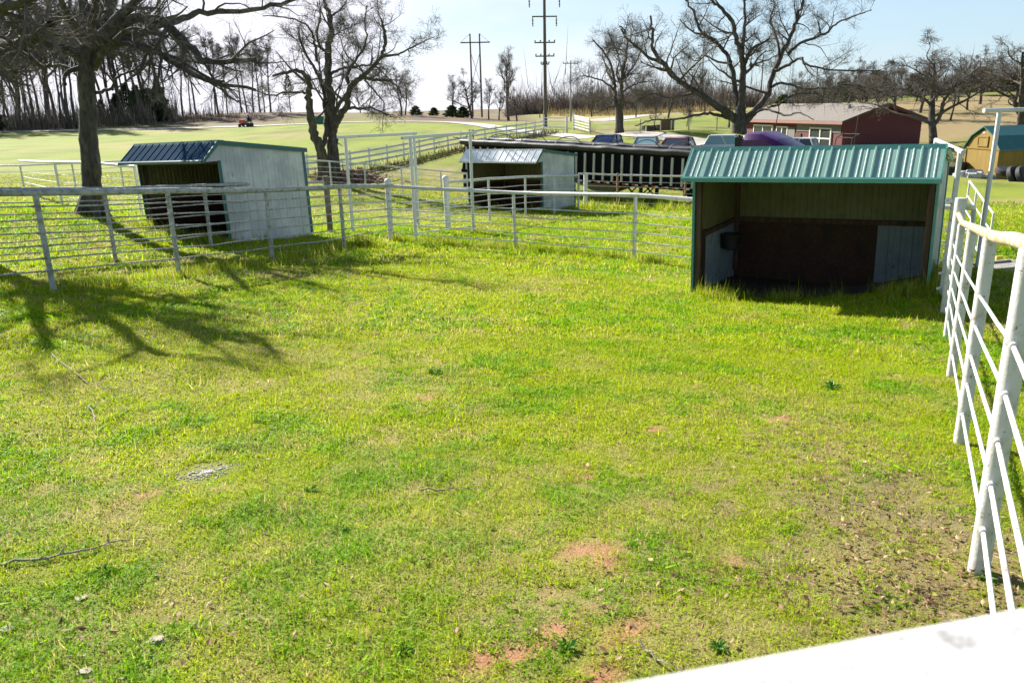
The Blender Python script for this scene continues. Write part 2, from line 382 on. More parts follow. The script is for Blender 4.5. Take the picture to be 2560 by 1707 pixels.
def ground_colour(x, y):
    lush, straw, dirt, lit, g = cover(x, y)
    D = np.hypot(x, y); az = np.degrees(np.arctan2(x, y))
    c = lerp(np.broadcast_to(C_YEL, x.shape + (3,)) * .55, C_LUSH * .6, lush)
    c = lerp(c, C_STRAW * .62, np.clip(straw * .9, 0, 1))
    c = lerp(c, C_LIT, lit * .6); c = lerp(c, C_DIRT, np.clip(dirt * 1.1 * (.45 + 1.1 * vnoise(x, y, .05, 2)), 0, 1))
    # fields past the pens: duller and drier
    fld = np.clip((D - 32) / 16, 0, 1) * (az < 10) + np.clip((D - 24) / 14, 0, 1) * (az >= 10)
    dry = np.clip((fbm(x, y, 9, 2) - .46) * 4, 0, 1); dry2 = np.clip((fbm(x + 80, y, 2.2, 6) - .5) * 4, 0, 1)
    fc = lerp(lerp(np.broadcast_to(np.array([.235, .29, .018]), x.shape + (3,)), np.array([.36, .29, .11]), dry * .85), np.array([.12, .17, .015]), dry2 * .8)
    c = lerp(c, fc, fld)
    # leaf covered bank beyond the road
    rd = np.where(az < -32, 134., np.interp(az, [-32, -18, -12, -6, 0, 3], [136, 122, 116, 113, 122, 150])) + (fbm(x, y, 14, 3) - .5) * 5
    bank = np.clip((D - rd) / 3, 0, 1) * (az < 4)
    bc = lerp(np.broadcast_to(np.array([.15, .095, .065]), x.shape + (3,)), np.array([.23, .16, .11]), np.clip((fbm(x, y, 6, 5) - .45) * 4, 0, 1))
    bc = lerp(bc, np.array([.19, .19, .05]), np.clip((fbm(x + 7, y, 17, 7) - .53) * 8, 0, 1))
    c = lerp(c, bc, bank)
    # tall tan grass and hill on the far side
    tan = np.clip((D - 118) / 22, 0, 1) * np.clip((az - 1) / 2, 0, 1) * (az < 40)
    c = lerp(c, lerp(np.broadcast_to(np.array([.38, .3, .12]), x.shape + (3,)), np.array([.24, .25, .04]), np.clip((fbm(x, y, 20, 1) - .42) * 5, 0, 1)), tan)
    hill = np.clip((D - 66) / 14, 0, 1) * np.clip((az - 18) / 6, 0, 1)
    hc = lerp(np.broadcast_to(np.array([.31, .235, .105]), x.shape + (3,)), np.array([.17, .2, .025]), np.clip((fbm(x * .5, y * 1.6, 15, 4) - .6) * 6 + .8 * np.clip((D - 122) / 8, 0, 1), 0, 1))
    return lerp(c, hc, hill)

def axis_steps(lo, hi, s0, flat, grow):
    a = [0.]; 
    while a[-1] < hi: a.append(a[-1] + (s0 if a[-1] < flat else min(60, s0 + (a[-1] - flat) * grow)))
    b = [0.]
    while b[-1] > lo: b.append(b[-1] - (s0 if -b[-1] < flat else min(60, s0 + (-b[-1] - flat) * grow)))
    return np.array(b[::-1][:-1] + a)
gx = axis_steps(-900, 900, .14, 7.5, .05); gy = axis_steps(-300, 1300, .14, 12, .035)
XX, YY = np.meshgrid(gx, gy)
ZZ = Zv(XX, YY)
DD = np.hypot(XX, YY)
ZZ = ZZ + (fbm(XX, YY, 1.1, 2, 3) - .5) * .07 * (DD < 60) + (fbm(XX, YY, .3, 5, 2) - .5) * .025 * (DD < 14)
nx, ny = len(gx), len(gy)
idx = np.arange(nx * ny).reshape(ny, nx)
quads = np.stack([idx[:-1, :-1], idx[:-1, 1:], idx[1:, 1:], idx[1:, :-1]], -1).reshape(-1, 4)
m, nt, b, o = new_mat('pasture soil and turf')
a = N(nt, 'ShaderNodeAttribute', attribute_name='col')
f1, h1 = noise_fac(nt, 7, .3, .72, 8); f2, h2 = noise_fac(nt, 85, .4, .62, 6); f3, _ = noise_fac(nt, .9, .3, .7, 6)
hs = N(nt, 'ShaderNodeHueSaturation', Saturation=1.0, Value=.5); nt.links.new(a.outputs['Color'], hs.inputs['Color'])
c1 = mixc(nt, f2, hs.outputs[0], a.outputs['Color'])
hs2 = N(nt, 'ShaderNodeHueSaturation', Saturation=.9, Value=1.25); nt.links.new(a.outputs['Color'], hs2.inputs['Color'])
mm = N(nt, 'ShaderNodeMath', operation='MULTIPLY'); mm.inputs[1].default_value = .55; nt.links.new(f1, mm.inputs[0])
c2 = mixc(nt, mm.outputs[0], c1, hs2.outputs[0])
hs3 = N(nt, 'ShaderNodeHueSaturation', Hue=.475, Saturation=.8, Value=.72); nt.links.new(c2, hs3.inputs['Color'])
m3_ = N(nt, 'ShaderNodeMath', operation='MULTIPLY'); m3_.inputs[1].default_value = .38; nt.links.new(f3, m3_.inputs[0]); c2 = mixc(nt, m3_.outputs[0], c2, hs3.outputs[0])
nt.links.new(c2, b.inputs['Base Color']); b.inputs['Roughness'].default_value = .95; b.inputs['Specular IOR Level'].default_value = .15
bp = N(nt, 'ShaderNodeBump', Strength=.6, Distance=.03); nt.links.new(h2, bp.inputs['Height']); nt.links.new(bp.outputs[0], b.inputs['Normal'])
ground = link('ground', fast_mesh('ground', np.stack([XX, YY, ZZ], -1).reshape(-1, 3), quads=quads, col=ground_colour(XX.ravel(), YY.ravel()), m=m, smooth=True))
ground['kind'] = 'structure'; ground['label'] = 'sloping pasture ground, green near and drier far off'
# height lookup on the mesh itself for things that must touch it
def gz(x, y):
    x = np.atleast_1d(np.asarray(x, float)); y = np.atleast_1d(np.asarray(y, float))
    i = np.clip(np.searchsorted(gx, x) - 1, 0, nx - 2); j = np.clip(np.searchsorted(gy, y) - 1, 0, ny - 2)
    u = np.clip((x - gx[i]) / (gx[i + 1] - gx[i]), 0, 1); v = np.clip((y - gy[j]) / (gy[j + 1] - gy[j]), 0, 1)
    return (ZZ[j, i] * (1 - u) + ZZ[j, i + 1] * u) * (1 - v) + (ZZ[j + 1, i] * (1 - u) + ZZ[j + 1, i + 1] * u) * v
def gz1(x, y): return float(gz(x, y)[0])

# ------------------------------------------------------------------ grass: one triangle per blade
def in_barn(x, y, pad=0.):
    t = np.zeros(x.shape, bool)
    for (bx, by, bz, a, r) in BARNS:
        c, s = math.cos(a), math.sin(a); u = (x - bx) * c + (y - by) * s; v = -(x - bx) * s + (y - by) * c
        t |= (np.abs(u) < 1.84 - pad) & (v > .12 + pad) & (v < 2.6 - pad)
    return t
GV, GC = [], []
def blades(n, d0, d1, h, w, az=40, az0=0):
    D = np.sqrt(rng.uniform(d0 ** 2, d1 ** 2, n)); A = np.radians(rng.uniform(az0, az, n) * np.where(rng.random(n) < .5, -1, 1))
    x, y = D * np.sin(A), D * np.cos(A)
    lush, straw, dirt, lit, g = cover(x, y)
    keep = rng.random(n) > np.clip(dirt * 1.5, 0, .97)
    keep &= ~((D > 40) & (A > .25))
    keep &= rng.random(n) > lit * .8
    keep &= rng.random(n) > straw * .45
    keep &= ~in_barn(x, y) & ~((g < 1.0 + .3 * (fbm(x, y, .08, 1, 2) - .5)) & (rng.random(n) < .93))
    x, y, lush, straw, lit = x[keep], y[keep], lush[keep], straw[keep], lit[keep]; n = len(x)
    z = gz(x, y)
    hh = h * rng.lognormal(0, .45, n) * (.8 + .42 * lush) * (.65 + .75 * fbm(x, y, .16, 6, 2)) * (1 - .12 * straw)
    ww = w * rng.uniform(.6, 1.4, n)
    az_ = rng.uniform(0, 2 * PI, n); lean = np.abs(rng.normal(.5, .45, n)); la = rng.uniform(0, 2 * PI, n)
    broad = rng.random(n) < np.where(lush > .5, .45, .24)          # clover and other broad leaves lie flatter
    hh = np.where(broad, hh * .55, hh); ww = np.where(broad, ww * 2.1, ww); lean = np.where(broad, rng.uniform(.9, 1.5, n), lean)
    P = np.stack([x, y, z - .004], 1)
    s = np.stack([np.cos(az_), np.sin(az_), np.zeros(n)], 1) * (ww / 2)[:, None]
    t = np.stack([np.sin(lean) * np.cos(la), np.sin(lean) * np.sin(la), np.cos(lean)], 1) * (hh * np.where(broad, 1.6, 1.1))[:, None]
    lift = np.where(broad, .4 * hh + .008, 0)[:, None] * np.array([0, 0, 1.])
    GV.append(np.stack([P - s + lift, P + s + lift, P + t + lift], 1))
    isst = rng.random(n) < np.clip(.15 + .5 * straw + .25 * lit, 0, .85)
    far = np.clip((np.hypot(x, y) - 30) / 14, 0, 1)
    c = lerp(np.broadcast_to(C_YEL, (n, 3)), C_LUSH, np.clip(lush * 1.0 + rng.normal(0, .2, n), 0, 1))
    c = np.where(broad[:, None], c * np.array([.78, .95, 1.1]), c)
    c = lerp(c, np.array([.27, .30, .02]), far * .85)
    c = np.where((isst & ~broad)[:, None], C_STRAW * rng.uniform(.6, 1.15, n)[:, None], c)
    c = c * rng.lognormal(0, .2, n)[:, None]
    GC.append(np.repeat(np.clip(c, .003, .8), 3, 0))
blades(560000, 1.3, 5, .0175, .0041, 46)
blades(640000, 5, 9, .022, .0062, 38)
blades(520000, 9, 16, .032, .0112, 38)
blades(320000, 16, 28, .05, .022)
blades(260000, 28, 58, .055, .034)
blades(120000, 1.0, 5, .022, .006, 85, 46); blades(150000, 5, 9, .028, .0095, 62, 38); blades(100000, 9, 16, .04, .018, 52, 38)   # thinner cover to the sides
# taller tufts along the fence lines and in front of the shelters
def tufts(line, n, spread, h, w):
    P = np.asarray(line, float); seg = rng.integers(0, len(P) - 1, n); t = rng.random(n)
    q = P[seg] * (1 - t)[:, None] + P[seg + 1] * t[:, None]
    x = q[:, 0] + rng.normal(0, spread, n); y = q[:, 1] + rng.normal(0, spread, n)
    k = (fbm(x, y, .5, 3) > .47) & ~in_barn(x, y, .1); x, y = x[k], y[k]; n = len(x)
    P0 = np.stack([x, y, gz(x, y) - .01], 1); a = rng.uniform(0, 2 * PI, n); L = np.abs(rng.normal(.35, .3, n)); hh = h * rng.lognormal(0, .4, n)
    s = np.stack([np.cos(a), np.sin(a), np.zeros(n)], 1) * (w * rng.uniform(.5, 1.3, n) / 2)[:, None]
    a2 = rng.uniform(0, 2 * PI, n); tt = np.stack([np.sin(L) * np.cos(a2), np.sin(L) * np.sin(a2), np.cos(L)], 1) * hh[:, None]
    GV.append(np.stack([P0 - s, P0 + s, P0 + tt], 1))
    c = lerp(np.broadcast_to(np.array([.11, .22, .008]), (n, 3)), C_YEL, rng.random(n)); c = np.where((rng.random(n) < .2)[:, None], C_STRAW, c)
    GC.append(np.repeat(c * rng.lognormal(0, .22, n)[:, None], 3, 0))
FA = [on(135, 729, 13.77), on(449, 694, 14.87), on(682, 656, 17.14), on(862, 629, 18.8), on(978, 600, 22.0)]
FA2 = [on(978, 600, 22.0), on(1288, 623, 20.9), on(1585, 653, 18.23), on(1735, 668, 17.0)]
tufts(np.array(FA)[:, :2], 9000, .22, .13, .012); tufts(np.array(FA)[3:, :2], 3500, .18, .26, .016); tufts(np.array(FA2)[:, :2], 9000, .16, .17, .013)
def barn_pt(i, u, v):
    bx, by, bz, a, r = BARNS[i]; return (bx + u * math.cos(a) - v * math.sin(a), by + u * math.sin(a) + v * math.cos(a))
tufts([barn_pt(2, -1.9, -.25), barn_pt(2, 2.0, -.25)], 9000, .2, .15, .011)
tufts([barn_pt(2, 1.95, 0), barn_pt(2, 2.2, 2.6)], 2500, .12, .2, .012)
tufts([barn_pt(0, -1.6, -.2), barn_pt(0, 1.9, -.15)], 4500, .22, .18, .016); tufts([barn_pt(0, 1.95, 0), barn_pt(0, 1.95, 2.6)], 3000, .14, .2, .016)
tufts([barn_pt(1, -1.9, -.2), barn_pt(1, 1.9, -.15), barn_pt(1, 1.9, 2.6)], 4000, .2, .2, .02)
tufts([on(1430, 522, 36)[:2], on(1760, 530, 35.5)[:2]], 5000, .5, .28, .03)
# scattered taller clumps and seed stalks
def clumps(n, d0, d1, per, h, w, spread):
    D = np.sqrt(rng.uniform(d0 ** 2, d1 ** 2, n)); A = np.radians(rng.uniform(-42, 42, n)); cx, cy = np.repeat(D * np.sin(A), per), np.repeat(D * np.cos(A), per); sz = np.repeat(rng.lognormal(0, .35, n), per)
    x = cx + rng.normal(0, spread, n * per) * sz; y = cy + rng.normal(0, spread, n * per) * sz; k = ~in_barn(x, y, -.1); x, y, sz, cx, cy = x[k], y[k], sz[k], cx[k], cy[k]; m = len(x); P0 = np.stack([x, y, gz(x, y) - .005], 1)
    out = np.arctan2(y - cy, x - cx) + rng.normal(0, .5, m); L = np.abs(rng.normal(.45, .3, m)); hh = h * sz * rng.lognormal(0, .35, m); a = rng.uniform(0, 2 * PI, m)
    s = np.stack([np.cos(a), np.sin(a), np.zeros(m)], 1) * (w * rng.uniform(.5, 1.4, m) / 2)[:, None]; t = np.stack([np.sin(L) * np.cos(out), np.sin(L) * np.sin(out), np.cos(L)], 1) * hh[:, None]
    GV.append(np.stack([P0 - s, P0 + s, P0 + t], 1)); g = np.repeat(rng.random(n), per)[k]
    c = lerp(np.broadcast_to(np.array([.09, .2, .006]), (m, 3)), C_YEL, g); c = np.where((rng.random(m) < .12)[:, None], C_STRAW, c); GC.append(np.repeat(c * rng.lognormal(0, .22, m)[:, None], 3, 0))
clumps(260, 1.6, 7, 40, .03, .005, .03); clumps(500, 7, 14, 34, .045, .010, .05); clumps(800, 14, 26, 26, .08, .02, .08)
gv = np.concatenate(GV).reshape(-1, 3); gc = np.concatenate(GC)
grass = link('grass', fast_mesh('grass', gv, faces_tri=np.arange(len(gv)).reshape(-1, 3), col=gc, m=M['grass']))
tag(grass, 'short yellow green grass and clover covering the pens', 'grass', kind='stuff')

# fallen oak leaves
def leaves(n, spots, uniform=0):
    X, Y = [], []
    for (a, b, rx, ry, s) in spots:
        k = int(n * s * rx * ry / sum(q[2] * q[3] * q[4] for q in spots))
        X.append(a + rng.normal(0, rx * .75, k)); Y.append(b + rng.normal(0, ry * 1.2, k))
    D = np.sqrt(rng.uniform(1.5 ** 2, 15 ** 2, uniform)); A = np.radians(rng.uniform(-42, 42, uniform))
    X.append(D * np.sin(A)); Y.append(D * np.cos(A))
    x, y = np.concatenate(X), np.concatenate(Y); k = ~in_barn(x, y); x, y = x[k], y[k]; n = len(x)
    c = np.stack([x, y, gz(x, y) + rng.uniform(.010, .026, n)], 1)
    a = rng.uniform(0, 2 * PI, n); L = rng.uniform(.016, .046, n) * (1 + .5 * (np.hypot(x, y) > 9)); W = L * rng.uniform(.3, .55, n)
    tilt = rng.normal(0, .2, n); curl = rng.uniform(-.3, .6, n)
    u = np.stack([np.cos(a) * np.cos(tilt), np.sin(a) * np.cos(tilt), np.sin(tilt)], 1); v = np.stack([-np.sin(a), np.cos(a), rng.normal(0, .3, n)], 1)
    up = np.array([0, 0, 1.])
    p0 = c - u * (L / 2)[:, None] + up * (curl * L * .35)[:, None]; p1 = c - v * (W / 2)[:, None]; p2 = c + u * (L / 2)[:, None] + up * (curl * L * .3)[:, None]; p3 = c + v * (W / 2)[:, None] + up * (np.abs(curl) * W * .4)[:, None]
    vv = np.stack([p0, p1, p2, p0, p2, p3], 1).reshape(-1, 3)
    base = np.array([[.22, .125, .06], [.33, .21, .11], [.13, .065, .03], [.4, .28, .16]])[rng.integers(0, 4, n)] * rng.uniform(.7, 1.15, n)[:, None]
    me = fast_mesh('fallen_leaves', vv, faces_tri=np.arange(len(vv)).reshape(-1, 3), col=np.repeat(base, 6, 0), m=M['dead_leaf'])
    return tag(link('fallen_leaves', me), 'curled brown oak leaves scattered through the grass', 'leaves', kind='stuff')
leaves(5600, LITTER, 3000)

# ------------------------------------------------------------------ roads
def strip(name, pts, half, m, label, lift=.07, step=2.0):
    P = np.array([p[:2] for p in pts]); 
    d = np.r_[0, np.cumsum(np.linalg.norm(np.diff(P, axis=0), axis=1))]; s = np.arange(0, d[-1], step)
    Q = np.stack([np.interp(s, d, P[:, k]) for k in (0, 1)], 1)
    for _ in range(6): Q[1:-1] = (Q[:-2] + 2 * Q[1:-1] + Q[2:]) / 4
    T = np.gradient(Q, axis=0); T /= np.linalg.norm(T, axis=1)[:, None]; Nn = np.stack([-T[:, 1], T[:, 0]], 1)
    W = np.linspace(-1, 1, 7); rows = []
    for w in W:
        e = half * w * (1 + .12 * (fbm(Q[:, 0], Q[:, 1], 5, int(3 + w)) - .5)) if np.isscalar(half) else half * w
        q = Q + Nn * np.asarray(e)[:, None]
        rows.append(np.c_[q, gz(q[:, 0], q[:, 1]) + lift])
    R = np.stack(rows, 1); n, k = R.shape[:2]; ii = np.arange(n * k).reshape(n, k)
    qd = np.stack([ii[:-1, :-1], ii[:-1, 1:], ii[1:, 1:], ii[1:, :-1]], -1).reshape(-1, 4)
    o = link(name, fast_mesh(name, R.reshape(-1, 3), quads=qd, m=m, smooth=True)); o['kind'] = 'structure'; o['label'] = label
    return o
strip('road', [on(-900, 355, 150), on(-300, 339, 140), on(0, 331, 136), on(300, 324, 128), on(640, 316.5, 122), on(860, 309.5, 117), on(1021, 311, 120), on(1130, 310, 118), on(1200, 315, 108), on(1262, 326, 97), on(1360, 331, 91), on(1440, 338, 86), on(1500, 348, 80), on(1570, 356, 75), on(1660, 362, 70.5), on(1800, 374, 67), on(2000, 384, 66)], 1.6, M['road'], 'pale gravel lane along the field edge curving down to the parked cars')
strip('road', [on(1470, 305, 150), on(1545, 300, 165), on(1610, 292, 185), on(1700, 285, 215), on(1800, 280, 240)], 3.0, M['road'], 'pale lane rising behind the far trees')
gp = MB()
for _ in range(330):
    r_, a_ = (.22 * abs(rng.normal()) if rng.random() < .7 else rng.random() * .75), rng.uniform(0, 2 * PI); x, y = GRAVEL[0] + .3 * r_ * math.cos(a_), GRAVEL[1] + r_ * math.sin(a_) * .26 + .18 * r_ * math.cos(a_)
    s_ = rng.uniform(.003, .012); aa = rng.uniform(0, PI); gp.box((x, y, gz1(x, y) + s_ * .25), (s_ * 1.9, s_, s_ * .6), rot=[[math.cos(aa), -math.sin(aa), 0], [math.sin(aa), math.cos(aa), 0], [0, 0, 1]], taper=.7)
o = obj('gravel', gp, M['gravel']); tag(o, 'small patch of grey stone chips lying in the grass', 'gravel', kind='stuff')
print('ground', round(time.time() - T0, 1), len(gv) // 3, 'blades', nx, ny)
# ------------------------------------------------------------------ loafing sheds
BW, BD, HE, HR, HB, OF, OV = 3.68, 2.61, 2.01, 2.46, 2.12, .53, .06
def ribbed(p0, p1, up0, up1, out, pitch=.305, big=.03, small=.009, minor=2, w0=.0):
    """ribbed steel sheet between bottom edge p0-p1 and top edge up0-up1 (points), ribs standing out along `out`"""
    p0, p1, up0, up1, out = map(V, (p0, p1, up0, up1, out)); L = np.linalg.norm(p1 - p0); n = max(1, round(L / pitch)); pt = L / n
    prof = []
    for i in range(n):
        s = i * pt + w0
        prof += [(s, 0), (s + .008, big), (s + .03, big), (s + .05, 0)]
        for q in range(minor):
            c = s + .05 + (pt - .05) * (q + 1) / (minor + 1); prof += [(c - .014, 0), (c - .007, small), (c + .007, small), (c + .014, 0)]
    prof += [(L, 0)]
    prof = [(min(a, L), h) for a, h in prof]
    mb = MB(); lo = [p0 + (p1 - p0) * (a / L) + out * h for a, h in prof]; hi = [up0 + (up1 - up0) * (a / L) + out * h for a, h in prof]
    k = len(lo); mb.add(lo + hi, [(i, i + 1, k + i + 1, k + i) for i in range(k - 1)])
    th = out * -.006                                     # the sheet's own thickness
    mb.add([q + th for q in (p0, p1, up1, up0)], [(0, 3, 2, 1)])
    return mb
def barn(i, label, roof_m, trim_m, visor_trim, full):
    bx, by, bz, a, r = BARNS[i]
    t = thing('loafing_shed', label, 'shed', (bx, by, bz), a, 'open fronted livestock sheds', ry=-r)
    w, d = BW / 2, BD; g = -.42
    # steel skins, outside and inside
    obj('side_wall', ribbed((w, d, g), (w, 0, g), (w, d, HB - .03), (w, 0, HR - .05), (1, 0, 0), .23, .012, .006, 1), M['tin_white'], t)
    obj('side_wall', ribbed((-w, 0, g), (-w, d, g), (-w, 0, HR - .05), (-w, d, HB - .03), (-1, 0, 0), .23, .012, .006, 1), M['tin_white'], t)
    obj('back_wall', ribbed((-w, d, g), (w, d, g), (-w, d, HB - .03), (w, d, HB - .03), (0, 1, 0), .23, .012, .006, 1), M['tin_white'], t)
    e = .012
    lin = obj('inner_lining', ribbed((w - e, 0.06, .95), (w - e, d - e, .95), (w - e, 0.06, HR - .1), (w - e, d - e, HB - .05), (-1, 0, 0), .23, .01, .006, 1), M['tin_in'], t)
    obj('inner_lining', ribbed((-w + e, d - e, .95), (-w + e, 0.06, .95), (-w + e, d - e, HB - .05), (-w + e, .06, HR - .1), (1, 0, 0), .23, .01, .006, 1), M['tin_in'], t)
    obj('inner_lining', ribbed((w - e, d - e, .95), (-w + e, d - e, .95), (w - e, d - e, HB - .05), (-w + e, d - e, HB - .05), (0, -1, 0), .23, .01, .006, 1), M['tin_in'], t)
    if full:
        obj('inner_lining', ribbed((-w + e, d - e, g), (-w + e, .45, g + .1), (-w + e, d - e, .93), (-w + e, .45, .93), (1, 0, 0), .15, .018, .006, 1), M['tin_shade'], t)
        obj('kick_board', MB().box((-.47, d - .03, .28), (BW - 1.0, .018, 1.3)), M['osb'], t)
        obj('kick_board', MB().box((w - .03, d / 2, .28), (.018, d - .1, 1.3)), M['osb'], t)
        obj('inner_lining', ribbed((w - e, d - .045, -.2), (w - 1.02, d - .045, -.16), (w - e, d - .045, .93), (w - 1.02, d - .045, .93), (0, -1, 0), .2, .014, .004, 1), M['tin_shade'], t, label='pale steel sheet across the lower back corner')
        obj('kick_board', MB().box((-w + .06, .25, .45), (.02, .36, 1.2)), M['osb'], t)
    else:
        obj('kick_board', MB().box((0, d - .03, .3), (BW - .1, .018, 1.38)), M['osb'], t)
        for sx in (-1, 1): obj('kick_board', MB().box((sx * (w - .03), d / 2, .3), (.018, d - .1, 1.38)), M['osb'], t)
    # timber: posts, girts
    for x in (-w + .06, w - .06): obj('post', MB().box((x, .05, HE / 2 - .02), (.09, .09, HE + .1)), M['timber'], t, bevel=.006)
    for x in (-w + .06, w - .06): obj('post', MB().box((x, d - .08, HB / 2 - .06), (.09, .09, HB)), M['timber'], t, bevel=.006)
    gm = MB().box((0, d - .07, .96), (BW - .1, .045, .09)); obj('girt', gm, M['timber'], t)
    for sx in (-1, 1): obj('girt', MB().box((sx * (w - .045), d / 2, .96), (.045, d - .2, .09)), M['timber'], t)
    obj('header', MB().box((0, .03, HE - .03), (BW - .08, .05, .13)), M['timber'], t)
    # roof: short steep visor in front, long low slope behind
    W2 = w + OV; nv = V((0, -(HR - HE), OF)); nv = nv / np.linalg.norm(nv)
    nrm = V((0, -(HR - HE), OF)); nrm = nrm / np.linalg.norm(nrm)
    obj('visor_roof', ribbed((-W2, -OF, HE), (W2, -OF, HE), (-W2, -.02, HR), (W2, -.02, HR), nrm, .305, .019, .007, 2), roof_m, t)
    obj('back_roof', ribbed((-W2, -.02, HR - .004), (W2, -.02, HR - .004), (-W2, d + .08, HB), (W2, d + .08, HB), (0, .13, .99), .305, .02, .008, 2), roof_m, t)
    vt = M[visor_trim]
    obj('ridge_cap', MB().prism([(-.075, HR - .055), (-.02, HR + .034), (.16, HR + .018), (.16, HR + .008), (-.02, HR + .022), (-.066, HR - .06)], 'x', -W2 - .012, W2 + .012), vt, t)
    obj('eave_trim', MB().prism([(-OF - .03, HE - .045), (-OF - .03, HE + .015), (-OF - .005, HE + .04), (-OF + .01, HE + .03), (-OF - .015, HE + .005), (-OF - .012, HE - .045)], 'x', -W2 - .014, W2 + .014), vt, t)
    obj('soffit', MB().box((0, -OF / 2, HE - .035), (2 * W2 - .04, OF, .02)), M['timber'], t)
    for sx in (-1, 1):
        x0, x1 = sorted((sx * W2, sx * (W2 + .02)))
        k = .085
        obj('gable_trim', MB().prism([(-OF - .02, HE - .03), (-.02, HR + .03), (d + .11, HB + .03), (d + .11, HB - k), (.0, HR - k), (-OF + .06, HE - .05)], 'x', x0, x1), M[trim_m], t)
        # the cheek that closes the visor's end
        obj('cheek', MB().prism([(-OF + .02, HE - .02), (-.0, HR - .03), (.02, HE - .02)], 'x', sx * (w - .0) - .012, sx * (w - .0) + .014), M['tin_white'], t)
        x0, x1 = sorted((sx * w, sx * (w + .028)))
        mb = MB(); mb.box(((x0 + x1) / 2, -.014, HE / 2 - .06), (x1 - x0 + .012, .075, HE + .1)); obj('corner_trim', mb, M[trim_m], t)
        mb = MB(); mb.box(((x0 + x1) / 2, d + .006, HB / 2 - .1), (x1 - x0 + .012, .075, HB + .06)); obj('corner_trim', mb, M[trim_m], t)
    # trampled floor inside
    n = 12; us = np.linspace(-w + .03, w - .03, n); vs_ = np.linspace(.04, d - .03, n); vv = []; R = np.array(Matrix.Rotation(a, 3, 'Z') @ Matrix.Rotation(-r, 3, 'Y'))
    for v_ in vs_:
        for u in us:
            p = R @ np.array([u, v_, 0]); zz = gz1(bx + p[0], by + p[1]) + .012 + .03 * fbm(u * 9, v_ * 9, 2., 2) - bz
            vv.append((u, v_, zz - p[2]))
    fl = MB(); fl.add(vv, [(j * n + i, j * n + i + 1, (j + 1) * n + i + 1, (j + 1) * n + i) for i in range(n - 1) for j in range(n - 1)])
    obj('dirt_floor', fl, M['barn_dirt'], t, smooth=1.)
    return t
barn(0, 'white steel livestock shed with dark blue visor roof, beside the big bare tree trunk', M['roof_blue'], 'trim_teal', 'trim_teal', False)
barn(1, 'white roofed livestock shed with teal trim in front of the black ribbed trailer', M['roof_white'], 'trim_teal', 'trim_white', False)
b3 = barn(2, 'livestock shed with pale green ribbed visor roof facing the paddock', M['roof_green'], 'trim_green', 'trim_green', True)
# feed tub hung on the inside wall of the green roofed shed
bx, by, bz, a, r = BARNS[2]; p = barn_pt(2, -BW / 2 + .2, 1.55)
t = thing('feed_tub', 'black rubber feed tub hung on the inside wall of the green roofed shed', 'feed tub', (p[0], p[1], bz + .48), a)
obj('tub', MB().lathe((0, 0, 0), [(.12, 0), (.155, .02), (.19, .27), (.2, .28), (.2, .3), (.178, .3), (.14, .04), (.0, .035)], 20), M['black_rubber'], t, smooth=.6)
obj('hook', MB().tube([(-.2, 0, .3), (-.17, 0, .36), (-.13, 0, .33), (-.17, 0, .28)], .008, 6), M['wire'], t)

